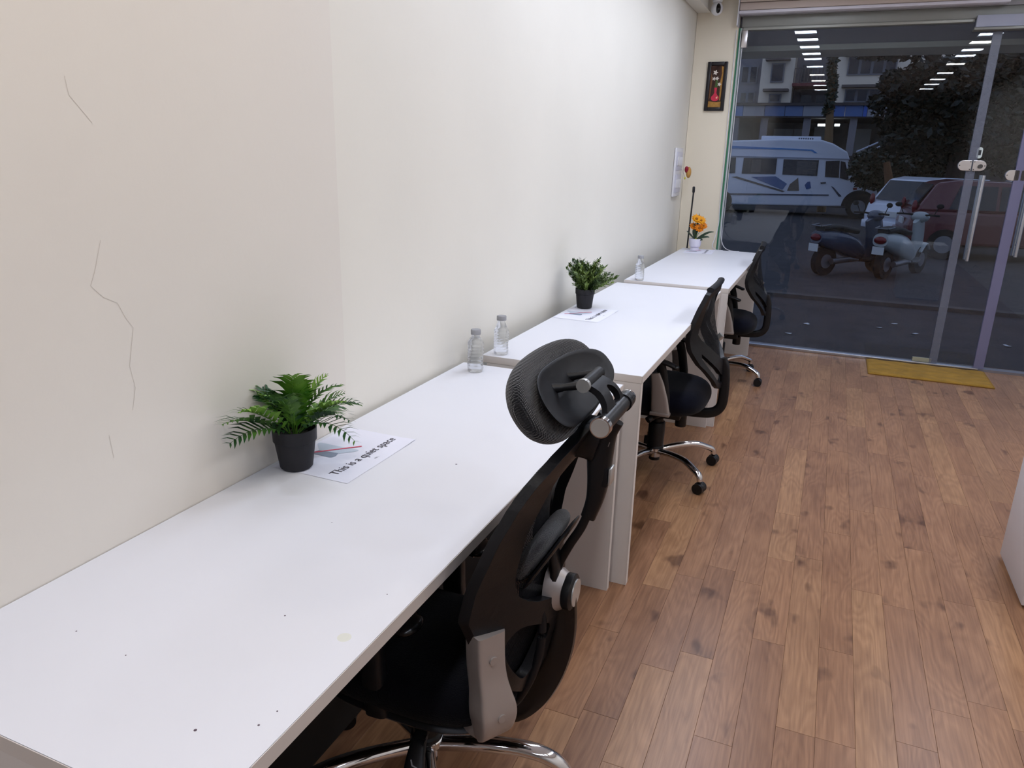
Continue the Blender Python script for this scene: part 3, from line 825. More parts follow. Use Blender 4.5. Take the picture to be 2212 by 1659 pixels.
# headrest pad and the dished shell behind it
hd = thing_part('headrest', hc)
def head_shape(hx, hy, t0, t1, exp, dish, du, m=12, u0=0.0):
    bm = NB(); cushion(bm, hx, hy, t0, t1, front_drop=0, n=64, m=m, exp=exp)
    for v in bm.verts:   # x: along w_h, y: lateral, z: along the normal
        u, l, h_ = v.co
        u += u0
        h_ += dish * ((l / hy) ** 2) + du * (u / hx) ** 2
        v.co = PC + w_h * u + Vector((0, l, 0)) + n_h * h_
    return bm
MESHPAD = mat('headrest_knit', (24, 24, 28), rough=0.9, spec=0.2, sheen=0.3)
def knit(m, cell):
    nt = m.node_tree; N = nt.nodes.new; L = nt.links.new
    b = nt.nodes['Principled BSDF']
    tc = N('ShaderNodeTexCoord'); mp = N('ShaderNodeMapping'); mp.inputs['Rotation'].default_value = (0, math.radians(35), 0); L(tc.outputs['Object'], mp.inputs[0])
    sp = N('ShaderNodeSeparateXYZ'); L(mp.outputs[0], sp.inputs[0])
    vals = []
    for axn in ('Y', 'Z'):
        mu = N('ShaderNodeMath'); mu.operation = 'MULTIPLY'; mu.inputs[1].default_value = 2 * PI / cell; L(sp.outputs[axn], mu.inputs[0])
        si = N('ShaderNodeMath'); si.operation = 'SINE'; L(mu.outputs[0], si.inputs[0]); vals.append(si.outputs[0])
    mn = N('ShaderNodeMath'); mn.operation = 'MINIMUM'; L(vals[0], mn.inputs[0]); L(vals[1], mn.inputs[1])
    rp = N('ShaderNodeValToRGB'); rp.color_ramp.elements[0].position = 0.35; rp.color_ramp.elements[1].position = 0.6
    rp.color_ramp.elements[0].color = lin((24, 24, 28)); rp.color_ramp.elements[1].color = lin((6, 6, 10))
    L(mn.outputs[0], rp.inputs[0]); L(rp.outputs[0], b.inputs['Base Color'])
    bp = N('ShaderNodeBump'); bp.inputs['Strength'].default_value = 0.6; bp.inputs['Distance'].default_value = 0.002; bp.invert = True; L(mn.outputs[0], bp.inputs['Height']); L(bp.outputs[0], b.inputs['Normal'])
knit(MESHPAD, 0.0042)
obj('headrest_pad', head_shape(.080, .190, -.056, -.003, 2.5, .038, .024), MESHPAD, hd, smooth=180)
obj('headrest_shell', head_shape(.057, .170, -.006, .004, 2.4, .046, .018, m=8, u0=-.010), blk_soft, hd, smooth=60)
# arms: silver rear post (its pad is gone), black front post and pad, one set a side
e_n = Vector((.85, -.527, 0))
def post(dy):
    P = spline([W(.656, .585 + dy, .642), W(.659, .585 + dy, .565), W(.669, .586 + dy, .500), W(.674, .588 + dy, .460), W(.664, .593 + dy, .428), W(.633, .606 + dy, .414), (W(.57, .640 + dy, .415))], 5)
    n = len(P); rr = []
    for i, q in enumerate(P):
        flare = math.exp(-((q.z - .467) / .045) ** 2) * (1 if i < n * .7 else .4)
        thin = 1.0 if i < n * .62 else max(.34, 1 - 1.9 * (i / n - .62))
        rr.append(((.0255 * thin + .003 * flare), (.030 + .010 * flare) * (1 if i < n * .7 else .85)))
    return sweep(NB(), P, rr, n=32, up=(.527, .85, 0), shape=8)
for dy, y0, sg in ((0.0, .545, 1), (.318, .925, -1)):
    a = thing_part('armrest', hc)
    pp = obj('rear_post', post(dy), silver, a, smooth=50)
    for (c, z) in ((W(.658, .585 + dy, .590), .590), (W(.674, .588 + dy, .468), .468)):
        q = c + e_n * (.0245 if z > .55 else .0275)
        bm = NB(); cyl(bm, q, q + e_n * .0035, .0085, n=18); obj('screw_cap', bm, silver, pp, smooth=40)
    bm = NB(); sweep(bm, spline([W(.433, y0 + sg * .02, .395), W(.430, y0 + sg * .018, .43), W(.426, y0 + sg * .016, .50), W(.424, y0 + sg * .016, .56), W(.41, y0 + sg * .016, .61)], 4), [(.018, .026)] * 17, n=16, up=(1, 0, 0), shape=3.5)
    ellipsoid(bm, W(.434, y0 + sg * .02, .398), (.024, .016, .016)); obj('front_post', bm, blk, a, smooth=60)
    bm = NB(); sweep(bm, spline([W(.24, y0 + sg * .03, .612), W(.33, y0 + sg * .03, .622), W(.44, y0 + sg * .03, .622), W(.50, y0 + sg * .03, .612)], 5), [(.036, .014)] * 16, n=16, shape=3); ellipsoid(bm, W(.50, y0 + sg * .03, .612), (.026, .036, .014)); obj('arm_pad', bm, blk_gloss, a, smooth=60)
    bm = NB(); sweep(bm, [W(.433, y0 + sg * .02, .40), W(.44, y0 + sg * .09, .395), W(.45, y0 + sg * .16, .385)], [(.02, .01)] * 3, n=10); obj('arm_bracket', bm, blk, a, smooth=60)
# ================================================================== things on the desks and walls
pot_m = mat('matt_black_pot', (30, 29, 34), rough=0.6)
soil_m = mat('dry_soil', (58, 50, 46), rough=1.0, noise=(60, 0.6, (1, 1, 1)), bump=(90, 0.8, (1, 1, 1)))
def leaf_mat(name, a, b):
    m = bpy.data.materials.new(name); m.use_nodes = True
    nt = m.node_tree; N = nt.nodes.new; L = nt.links.new; p = nt.nodes['Principled BSDF']
    tc = N('ShaderNodeTexCoord'); n = N('ShaderNodeTexNoise'); n.inputs['Scale'].default_value = 26; L(tc.outputs['Object'], n.inputs[0])
    oi = N('ShaderNodeObjectInfo'); ad = N('ShaderNodeMath'); ad.operation = 'ADD'; L(n.outputs['Fac'], ad.inputs[0])
    mu = N('ShaderNodeMath'); mu.operation = 'MULTIPLY_ADD'; mu.inputs[1].default_value = .6; mu.inputs[2].default_value = -.3; L(oi.outputs['Random'], mu.inputs[0]); L(mu.outputs[0], ad.inputs[1])
    r = N('ShaderNodeValToRGB'); r.color_ramp.elements[0].position = .25; r.color_ramp.elements[1].position = .75
    r.color_ramp.elements[0].color = lin(a); r.color_ramp.elements[1].color = lin(b); L(ad.outputs[0], r.inputs[0]); L(r.outputs[0], p.inputs['Base Color'])
    p.inputs['Roughness'].default_value = .45; p.inputs['Specular IOR Level'].default_value = .4
    return m
FERN = leaf_mat('fern_green', (32, 74, 36), (104, 148, 56))
FERN_YOUNG = leaf_mat('young_fern_green', (70, 124, 34), (122, 164, 56))
BOX = leaf_mat('sprig_green', (44, 68, 34), (112, 134, 62))
def pot(t, rt, rb, h, rim):
    bm = NB(); lathe(bm, [(0, 0.001), (rb - .004, 0.0), (rb, .004), (rt * .94, h - rim), (rt, h - rim + .002), (rt * 1.02, h), (rt * .97, h), (rt * .93, h - .012), (rt * .88, h - .03), (0, h - .03)], n=48, cap=False)
    obj('pot', bm, pot_m, t, smooth=35)
    bm = NB()
    lathe(bm, [(rt * .9, h - .028), (rt * .7, h - .018), (rt * .35, h - .021), (0, h - .012)], n=20, cap=False); obj('soil', bm, soil_m, t, smooth=180)
def frond_mesh(seed, L_, nl, wide, droop, name):
    """arching pinnate leaf: a thin stalk with paired, slightly cupped leaflets"""
    rnd = random.Random(seed); bm = NB()
    def P(u): return Vector((L_ * u * (1 - .18 * u), 0, L_ * (.55 * u - droop * u * u)))
    pts = [P(k / 10) for k in range(11)]
    sweep(bm, pts, [.0012 * (1 - .6 * k / 10) for k in range(11)], n=5)
    for k in range(nl):
        u = .16 + .84 * k / (nl - 1)
        q = P(u); t = (P(min(1, u + .02)) - P(u - .02)).normalized()
        prof = math.sin(PI * min(1.0, (u * .86 + .10))) ** .7
        ll = wide * prof * rnd.uniform(.85, 1.1) + .004
        for s in (-1, 1):
            out = Vector((t.x * .72, s * .80, t.z * .72 + rnd.uniform(-.02, .2))).normalized()
            side = out.cross(Vector((0, 0, 1))).normalized() * (ll * .078 + .0008)
            a = q; b = q + out * ll * .55 + Vector((0, 0, .10 * ll)); c = q + out * ll + Vector((0, 0, -.06 * ll))
            v = [bm.verts.new(x) for x in (a - side * .8, a + side * .8, b + side, b - side, c)]
            bm.faces.new((v[0], v[1], v[2], v[3])); bm.faces.new((v[3], v[2], v[4]))
    me = bpy.data.meshes.new(name); bm.to_mesh(me); bm.free()
    return me
# --- fern on the nearest desk
Z1, Z2, Z3 = 0.7613, 0.7853, 0.8019
fern = thing('potted_fern', 'feathery green fern in a black pot on the nearest desk', 'plant', (0.062, 0.812, Z1 + .0016))
pot(fern, .0495, .0375, .099, .032)
FM = [frond_mesh(k, .205 + .012 * (k % 3), 12, .052, (.50, .32, .62)[k % 3], 'frond') for k in range(5)]
for m_ in FM[:4]: m_.materials.append(FERN)
FM[4].materials.append(FERN_YOUNG)
FY = frond_mesh(11, .155, 11, .046, .2, 'frond'); FY.materials.append(FERN_YOUNG)
rnd = random.Random(4)
# the wall stands 6 cm behind the pot: fronds towards it rise, the others spread
for k in range(36):
    a = 2 * PI * k / 36 * 3.0 + rnd.uniform(-.2, .2)
    ring = k % 3
    pitch = (0.02, -0.36, -0.72)[ring] + rnd.uniform(-.12, .12)
    sc = (1.14, 1.08, .98)[ring] * rnd.uniform(.9, 1.05)
    dx = math.cos(a)
    if dx < -.2:                       # near the wall: steeper and shorter
        pitch -= .55 * (-dx); sc *= (.62 if dx < -.6 else .78)
    if math.cos(a + .9) > .25: pitch -= .38 * math.cos(a + .9); sc *= .9
    sy = math.sin(a); sc *= (.80 if sy > .3 else 1.10 if sy < -.3 else 1.0)
    o = bpy.data.objects.new('frond', FY if ring == 2 and k % 2 else FM[k % 5]); link(o, fern)
    o.location = (.012 * math.cos(a), .012 * math.sin(a), .082)
    o.rotation_euler = (rnd.uniform(-.25, .25), pitch, a); o.scale = (sc, sc, sc)
# --- bushy plant on the middle desk
def sprig_mesh(seed, L_):
    rnd = random.Random(seed); bm = NB()
    bend = rnd.uniform(.05, .18)
    def P(u): return Vector((L_ * bend * u * u, 0, L_ * u))
    sweep(bm, [P(k / 5) for k in range(6)], [.0011] * 6, n=5, up=(0, 1, 0))
    for k in range(16):
        u = .16 + .84 * k / 15; q = P(u)
        for s in range(2):
            a = k * 2.4 + s * PI + rnd.uniform(-.4, .4)
            out = Vector((math.cos(a), math.sin(a), rnd.uniform(.6, 1.3))).normalized(); ll = rnd.uniform(.018, .029)
            side = out.cross(Vector((0, 0, 1))).normalized() * .0046
            v = [bm.verts.new(x) for x in (q, q + out * ll * .5 + side, q + out * ll, q + out * ll * .5 - side)]
            bm.faces.new(v)
    me = bpy.data.meshes.new('sprig'); bm.to_mesh(me); bm.free(); me.materials.append(BOX); return me
bush = thing('potted_bush', 'bushy small-leaved green plant in a black pot on the middle desk', 'plant', (0.115, 2.86, Z2 + .0016))
pot(bush, .0450, .0355, .092, .026)
SM = [sprig_mesh(k, .118 + .014 * k) for k in range(4)]
rnd = random.Random(9)
for k in range(130):
    a = rnd.uniform(0, 2 * PI); tilt = abs(rnd.gauss(0, .55)); tilt = min(tilt, .95)
    if math.cos(a) < -.3: tilt *= .55
    o = bpy.data.objects.new('sprig', SM[k % 4]); link(o, bush)
    o.location = (.020 * math.cos(a) * min(1, tilt * 2), .020 * math.sin(a) * min(1, tilt * 2), .076)
    o.rotation_euler = (0, tilt, a); s = rnd.uniform(.72, 1.0) * (1 - .12 * tilt); o.scale = (s, s, s)
# --- flowers on the far desk
fl = thing('flower_pot', 'orange artificial flowers in a small white pot on the far desk', 'plant', (0.200, 5.372, Z3 + .0016))
white_pot = mat('white_glazed_pot', (226, 222, 236), rough=0.35)
bm = NB(); lathe(bm, [(0, 0), (.034, 0), (.034, .016), (.028, .021), (.040, .030), (.046, .055), (.047, .088), (.043, .088), (.041, .070), (0, .070)], n=36, cap=False); obj('pot', bm, white_pot, fl, smooth=35)
bm = NB(); lathe(bm, [(.041, .071), (.02, .078), (0, .080)], n=16, cap=False); obj('moss', bm, mat('dark_moss', (40, 52, 30), rough=1), fl, smooth=180)
stem_m = mat('flower_stem', (70, 96, 52), rough=0.6)
petal = mat('orange_petal', (236, 160, 20), rough=0.6); petal2 = mat('deep_orange_petal', (222, 128, 16), rough=0.6)
dl = mat('dark_long_leaf', (44, 62, 44), rough=0.5)
def flower(c, r, m_, n_=11):
    g = thing_part('flower', fl); g.location = c; g.rotation_euler = (.9, .15, .4)
    bm = NB()
    for layer in range(2):
        for k in range(n_):
            a = 2 * PI * (k + .5 * layer) / n_; d = Vector((math.cos(a), math.sin(a), .25 + .25 * layer)); s = Vector((-math.sin(a), math.cos(a), 0)) * r * .24; rr = r * (1 - .25 * layer)
            v = [bm.verts.new(x) for x in (Vector((0, 0, 0)), d * rr * .6 + s, d * rr, d * rr * .6 - s)]; bm.faces.new(v)
    obj('petals', bm, m_, g)
    bm = NB(); ellipsoid(bm, (0, 0, .007), (r * .24, r * .24, .006), n=10, m=6); obj('flower_centre', bm, mat('flower_centre', (150, 92, 20), rough=.8), g, smooth=180)
heads = [((-.006, -.004, .232), .044, petal), ((-.022, -.012, .176), .036, petal2), ((.022, -.016, .164), .040, petal2), ((.052, -.004, .184), .032, petal2), ((.026, .006, .222), .042, petal)]
for c, r, m_ in heads:
    flower(c, r, m_)
    bm = NB(); sweep(bm, spline([(0, 0, .075), (c[0] * .4, c[1] * .5, .13), (c[0], c[1], c[2] - .002)], 4), .0016, n=6); obj('flower_stem', bm, stem_m, fl, smooth=60)
def long_leaf(pts, w):
    bm = NB(); P = spline(pts, 5); n = len(P); ribbon(bm, P, [w * math.sin(PI * min(1, .12 + .88 * i / (n - 1))) + .0006 for i in range(n)], up=(.05, -.85, .5)); obj('leaf', bm, dl, fl)
long_leaf([(0, 0, .078), (.05, 0, .115), (.095, 0, .140), (.135, .0, .146)], .009)
long_leaf([(0, 0, .078), (.045, -.01, .100), (.085, -.012, .108), (.105, -.01, .104)], .009)
long_leaf([(0, 0, .078), (-.03, 0, .105), (-.055, 0, .130), (-.072, 0, .140)], .006)
long_leaf([(0, 0, .080), (.0, .01, .14), (.004, .01, .20), (.012, .012, .275)], .009)
long_leaf([(0, 0, .08), (-.012, -.005, .13), (-.012, -.01, .17), (-.02, -.01, .20)], .014)
long_leaf([(.01, -.01, .078), (.04, -.02, .085), (.06, -.03, .082)], .010)
bm = NB(); ellipsoid(bm, (.008, -.03, .082), (.010, .008, .009), n=12, m=8); obj('bud', bm, mat('yellow_bud', (210, 200, 40), rough=.6), fl, smooth=180)
# --- bottles
def bottle_material():
    m = bpy.data.materials.new('clear_bottle_plastic'); m.use_nodes = True
    nt = m.node_tree; N = nt.nodes.new; L = nt.links.new
    b = nt.nodes['Principled BSDF']; out = nt.nodes['Material Output']
    b.inputs['Base Color'].default_value = (0.96, 0.98, 1, 1); b.inputs['Roughness'].default_value = .02; b.inputs['Transmission Weight'].default_value = 1; b.inputs['IOR'].default_value = 1.33
    tr = N('ShaderNodeBsdfTransparent'); tr.inputs[0].default_value = (.97, .98, 1, 1); mx = N('ShaderNodeMixShader'); mx.inputs[0].default_value = .55
    L(tr.outputs[0], mx.inputs[1]); L(b.outputs[0], mx.inputs[2]); L(mx.outputs[0], out.inputs['Surface'])
    return m
BOTTLE = bottle_material()
cap_m = mat('grey_bottle_cap', (150, 150, 154), rough=0.5)
def bottle(x, y, z, h, r, label, squat):
    t = thing('water_bottle', label, 'bottle', (x, y, z + .0006), 0, 'small clear water bottles')
    prof = [(0, .004), (r * .55, .003), (r * .8, 0), (r * .95, .004), (r, .012)]
    body_top = h * (.67 if squat else .60)
    n_r = 7
    for k in range(n_r):
        z0 = .016 + (body_top - .016) * k / n_r; dz = (body_top - .016) / n_r
        prof += [(r, z0), (r * .955, z0 + dz * .3), (r * .955, z0 + dz * .5), (r, z0 + dz * .8)]
    neck = .0135
    prof += [(r * .99, body_top + .002), (r * .95, body_top + h * .035), (r * .80, body_top + h * .085), (neck * 1.2, h * (.81 if squat else .78)), (neck, h * .84), (neck, h * .87), (neck * 1.2, h * .875), (neck * 1.2, h * .885), (neck * .9, h * .89), (neck * .9, h * .95), (0, h * .95)]
    bm = NB(); lathe(bm, prof, n=40, cap=False)
    for v in bm.verts:                    # pressed flutes of the thin plastic
        if .018 < v.co.z < body_top:
            a = math.atan2(v.co.y, v.co.x); k = 1 + .035 * math.sin(7 * a + 55 * v.co.z); v.co.x *= k; v.co.y *= k
    obj('bottle_body', bm, BOTTLE, t, smooth=60)
    bm = NB(); lathe(bm, [(.0165, h * .885), (.0172, h * .89), (.0172, h * .985), (.0155, h), (0, h)], n=36, cap=False)
    lathe(bm, [(0, h * .886), (.0165, h * .885)], n=36, cap=False)
    obj('bottle_cap', bm, cap_m, t, smooth=40)
bottle(0.085, 1.732, Z1, .146, .0275, 'clear squat water bottle at the far corner of the nearest desk', True)
bottle(0.106, 1.900, Z2, .140, .0265, 'clear water bottle on the near corner of the middle desk', False)
bottle(0.170, 3.720, Z3, .140, .0260, 'clear water bottle on the near corner of the far desk', False)
# --- quiet-space notices
paper_m = mat('white_print_paper', (236, 236, 248), rough=0.7)
ink = mat('dark_grey_ink', (64, 58, 66), rough=0.8)
def notice(cx, cy, z, rot, label, group):
    t = thing('paper_notice', label, 'notice', (cx, cy, z + .0004), rot, group)
    bm = NB(); NP = 14        # local: x = across (towards the aisle), y = along the desk
    gv = [[bm.verts.new((-.105 + .21 * i / NP, -.1485 + .297 * j / NP, .0004 + (.0022 * max(0, (i / NP - .8)) * 5 * max(0, j / NP - .75) * 4))) for j in range(NP + 1)] for i in range(NP + 1)]
    for i in range(NP):
        for j in range(NP): bm.faces.new((gv[i][j], gv[i + 1][j], gv[i + 1][j + 1], gv[i][j + 1]))
    obj('sheet', bm, paper_m, t, smooth=180)
    me = text_mesh('This is a quiet space', .0295); me.materials.append(ink)
    xs = [v.co.x for v in me.vertices]; k = .254 / (max(xs) - min(xs))
    o = obj('lettering', me, ink, t); o.rotation_euler = (0, 0, PI / 2); o.location = (.058, -.124, .0012); o.scale = (k, 1.12, 1)
    me = text_mesh('meet', .009); o = obj('small_print', me, ink, t); o.rotation_euler = (0, 0, PI / 2); o.location = (-.096, .116, .0012)
    me = text_mesh('Shh...', .008); o = obj('small_print', me, mat('pale_ink', (150, 150, 158), rough=.8), t); o.rotation_euler = (0, 0, PI / 2); o.location = (.083, -.002, .0012)
    def flat(name, pts, m_, z_):
        bm = NB(); bm.faces.new([bm.verts.new((a, b, z_)) for a, b in pts]); obj(name, bm, m_, t)
    # megaphone emblem struck through in red
    flat('emblem', [(-.100, .012), (-.102, .021), (-.096, .024), (-.058, .023), (-.026, .024), (.015, .026), (.017, .020), (.013, .013), (-.013, -.014), (-.071, -.019)], mat('emblem_light', (200, 210, 224), rough=.8), .0009)
    flat('emblem', [(-.071, -.044), (-.076, -.036), (-.071, -.019), (-.016, -.016), (-.012, -.030), (-.015, -.042), (-.021, -.045)], mat('emblem_grey', (142, 152, 168), rough=.8), .0010)
    bm = NB(); a, b = Vector((-.088, -.052, .0013)), Vector((.008, .049, .0013)); d = (b - a).normalized(); s = Vector((-d.y, d.x, 0)) * .0032
    bm.faces.new([bm.verts.new(q) for q in (a - s, b - s, b + s, a + s)]); obj('strike_bar', bm, mat('red_print', (204, 70, 96), rough=.7), t)
    return t
notice(.118, .935, Z1, -.012, 'white quiet-space notice under the fern on the nearest desk', 'printed quiet-space notices')
notice(.168, 2.730, Z2, -.03, 'white quiet-space notice under the bushy plant on the middle desk', 'printed quiet-space notices')
t = notice(.245, 5.320, Z3, .05, 'white quiet-space notice under the flower pot on the far desk', 'printed quiet-space notices')
# --- switch board on the long wall
sb = thing('switch_board', 'white modular switch board on the long wall beside the pier', 'switch board', (-.014, 5.50, 1.37))
plate_m = mat('white_switch_plastic', (230, 228, 232), rough=.35)
boxo('cover_plate', (0.0005, .016, -.128, .128, -.178, .178), plate_m, sb, bev=.004)
for r_ in range(2):
    boxo('socket_insert', (.016, .019, -.112, .112, -.150 + r_ * .165, -.015 + r_ * .165), mat('grey_white_insert', (214, 212, 224), rough=.4), sb, bev=.002)
    for k in range(4):
        boxo('rocker_switch', (.019, .024, -.10 + k * .052, -.056 + k * .052, -.115 + r_ * .165, -.05 + r_ * .165), plate_m, sb, bev=.003)
hk = thing('hanging_charm', 'small tan and red charm hanging from the switch board', 'ornament', (.045, 5.60, 1.375))
bm = NB(); ellipsoid(bm, (.018, 0, -.005), (.020, .028, .042), n=16, m=12); obj('tan_body', bm, mat('tan_leather', (196, 146, 74), rough=.5), hk, smooth=180)
bm = NB(); ellipsoid(bm, (.004, -.018, .016), (.016, .018, .028), n=14, m=10, rot=Matrix.Rotation(.5, 3, 'X')); obj('red_flap', bm, mat('maroon_leather', (150, 24, 50), rough=.5), hk, smooth=180)
bm = NB(); sweep(bm, spline([(-.033, -.03, .02), (-.02, -.03, .0), (-.012, -.026, -.02), (-.004, -.02, -.045)], 5), .0025, n=8); obj('hook', bm, steel, hk, smooth=60)
bm = NB(); ellipsoid(bm, (-.004, -.02, -.048), (.006, .006, .010), n=10, m=8); obj('bead', bm, mat('yellow_bead', (206, 196, 50), rough=.4), hk, smooth=180)
# --- black stick leaning in the corner behind the flowers
st_ = thing('leaning_stick', 'thin black stick standing on the far desk in the corner', 'stick', (.124, 5.484, Z3 + .0005))
bm = NB(); sweep(bm, [(0, 0, 0), (.004, .0, .18), (.010, .0, .42)], .006, n=10, up=(0, 1, 0)); obj('rod', bm, mat('black_rod', (22, 22, 26), rough=.4), st_, smooth=60)
bm = NB(); sweep(bm, [(.010, .0, .42), (.010, 0, .43), (.009, 0, .462), (.009, 0, .468)], [.007, .0105, .0105, .006], n=12, up=(0, 1, 0)); obj('rod_head', bm, mat('black_rod', (22, 22, 26)), st_, smooth=60)
# --- framed picture on the pier
pic = thing('framed_picture', 'narrow black framed picture of white flowers in a red vase', 'picture', (.178, 5.799, 2.008))
fm = mat('black_picture_frame', (24, 20, 24), rough=.35)
hw, hh, b_ = .075, .176, .026
for nm, q in (('frame_side', (-hw, -hw + b_, -hh, hh)), ('frame_side', (hw - b_, hw, -hh, hh)), ('frame_rail', (-hw + b_, hw - b_, hh - b_, hh)), ('frame_rail', (-hw + b_, hw - b_, -hh, -hh + b_))):
    boxo(nm, (q[0], q[1], -.020, -.0005, q[2], q[3]), fm, pic, bev=.003)
boxo('canvas', (-hw + b_ - .001, hw - b_ + .001, -.010, -.004, -hh + b_ - .001, hh - b_ + .001), mat('brown_canvas', (74, 46, 34), rough=.8, noise=(30, .5, (1, 1, .3))), pic)
def dab(name, pts, m_, d=-.0105):
    bm = NB(); bm.faces.new([bm.verts.new((a, d, c)) for a, c in pts]); obj(name, bm, m_, pic)
och = mat('ochre_paint', (188, 138, 66), rough=.8, noise=(50, .4, (1, 1, 1)))
dab('painted_band', [(-.048, -.149), (.048, -.149), (.048, -.108), (.01, -.112), (-.048, -.106)], och)
dab('painted_band', [(.034, -.10), (.042, -.10), (.048, .14), (.030, .146), (.036, .09), (.030, .04)], och)
dab('painted_band', [(-.048, -.10), (-.038, -.08), (-.030, .06), (-.044, .10)], mat('umber_paint', (116, 78, 50), rough=.8))
rv = mat('red_vase_paint', (206, 44, 72), rough=.6)
dab('painted_vase', [(.0 + .030 * math.cos(a), -.082 + .024 * math.sin(a)) for a in [2 * PI * k / 20 for k in range(20)]], rv, -.0108)
dab('painted_vase', [(-.018, -.066), (.018, -.066), (.008, -.045), (.010, -.008), (-.010, -.008), (-.008, -.045)], rv, -.0109)
dab('painted_leaf', [(-.010, -.008), (.012, -.008), (.020, .02), (.006, .052), (-.006, .05), (-.006, .02)], mat('green_paint', (70, 92, 48), rough=.8), -.0109)
wp = mat('white_flower_paint', (228, 216, 206), rough=.7)
for (cx_, cz_, r_) in ((-.012, .100, .020), (-.020, .056, .015), (.004, .058, .015), (.024, .016, .016)):
    pts = []
    for k in range(20):
        a = 2 * PI * k / 20; rr = r_ * (.72 + .28 * math.cos(5 * a)); pts.append((cx_ + rr * math.cos(a), cz_ + rr * math.sin(a)))
    dab('painted_flower', pts, wp, -.0110)
dab('vase_highlight', [(.006, -.078), (.018, -.070), (.020, -.082), (.010, -.090)], mat('vase_gleam', (238, 190, 150), rough=.5), -.0111)
# --- dome camera on the ceiling
cc = thing('security_camera', 'white round security camera hanging from the ceiling in the corner', 'camera', (.150, 5.66, H_CEIL - .0005))
cw = mat('white_camera_shell', (232, 232, 234), rough=.3)
bm = NB(); lathe(bm, [(0, 0), (.038, 0), (.038, -.008), (.034, -.012), (.034, -.020), (0, -.020)], n=32, cap=False); obj('mount', bm, mat('grey_mount', (120, 120, 124), rough=.5), cc, smooth=40)
bm = NB(); lathe(bm, [(0, -.020), (.034, -.021), (.037, -.040), (.033, -.058), (0, -.060)], n=32, cap=False); obj('neck', bm, cw, cc, smooth=40)
bm = NB(); ellipsoid(bm, (0, 0, -.098), (.043, .043, .047), n=32, m=20); obj('globe', bm, cw, cc, smooth=180)
bm = NB(); ellipsoid(bm, (.012, -.022, -.100), (.021, .024, .034), n=24, m=16); obj('lens_face', bm, mat('glossy_black_lens', (8, 8, 10), rough=.08), cc, smooth=180)
# --- white cable looping from the glass edge down to the far desk
cb = tag(obj('white_cable', sweep(NB(), spline([(.290, 5.785, 2.40), (.295, 5.785, 1.7), (.300, 5.784, 1.15), (.308, 5.77, .98), (.300, 5.70, .875), (.305, 5.56, .822), (.345, 5.485, Z3 + .003), (.40, 5.46, Z3 + .003)], 8), .0028, n=8, up=(1, 0, 0)), mat('white_cable', (222, 222, 230), rough=.45), smooth=60), 'thin white cable running down the pier onto the far desk', 'cable')
cb2 = tag(obj('white_cable', sweep(NB(), spline([(.318, 5.82, 2.40), (.320, 5.82, 1.7), (.322, 5.82, 1.15), (.326, 5.80, .98), (.345, 5.72, .88), (.39, 5.58, .823), (.45, 5.492, Z3 + .003), (.52, 5.472, Z3 + .003)], 8), .0028, n=8, up=(1, 0, 0)), mat('white_cable', (222, 222, 230)), smooth=60), 'thin white cable beside the green glass edge, reaching the far desk', 'cable')
# ================================================================== the street outside
def at(u, v, Y):
    """point at depth Y behind the picture position (u, v) of the 2212 x 1659 frame"""
    d = _f + _R * ((u - 1106) / FPX) - _U * ((v - 829.5) / FPX)
    return CAM + d * ((Y - CAM.y) / d.y)
GZ = -0.30
asphalt = mat('dusty_asphalt', (62, 60, 64), rough=0.9, noise=(3.0, 0.35, (1, 1, 1)), bump=(30, 0.3, (1, 1, 1)))
struct(tag(boxo('ground', (-30, 40, 6.05, 60, GZ - .2, GZ), asphalt), 'dusty grey street outside the glass front', 'ground'))
struct(tag(boxo('kerb', (-30, 40, 10.2, 10.36, GZ, GZ + .05), mat('worn_kerb', (82, 80, 80), rough=.9, noise=(5, .3, (1, 1, 1)))), 'low worn kerb along the forecourt', 'kerb'))
cn = struct(tag(boxo('canopy', (-3, 7, 6.25, 6.7, 2.345, 2.8), mat('shutter_housing', (112, 112, 122), rough=.7)), 'grey roller shutter housing above the glass front outside', 'shutter housing'))
boxo('housing_lip', (-3, 7, 6.235, 6.70, 2.305, 2.344), mat('housing_lip', (150, 152, 148), rough=.6), cn)
rnd = random.Random(2)
for k, (u, v) in enumerate(((1742, 701), (1932, 701), (1977, 722), (1899, 709), (1703, 722), (2175, 749))):
    p = at(u, v, 7); d_ = (p - CAM); q = CAM + d_ * ((GZ - CAM.z) / d_.z)
    bm = NB(); w_ = rnd.uniform(.022, .036)
    vs_ = [bm.verts.new((a * w_, b * w_ * .6, .004 + .01 * rnd.random())) for a, b in ((-1, -1), (0, -1.1), (1, -.8), (1.1, .9), (0, 1), (-.9, .8))]
    bm.faces.new(vs_)
    r_ = bmesh.ops.extrude_face_region(bm, geom=bm.faces[:]); bmesh.ops.translate(bm, verts=[x for x in r_['geom'] if isinstance(x, bmesh.types.BMVert)], vec=(0, 0, .002))
    o = obj('paper_scrap', bm, mat('litter_paper', (196, 200, 206), rough=.8), loc=(q.x, q.y, GZ)); o.rotation_euler.z = rnd.uniform(0, 3)
    tag(o, 'pale scrap of litter outside the glass, ' + ('left of the gold mat', 'beyond the middle of the gold mat', 'beyond the right half of the gold mat', 'faint one beyond the gold mat', 'nearest the far task chair', 'behind the right glass door')[k], 'litter', 'litter outside the glass')
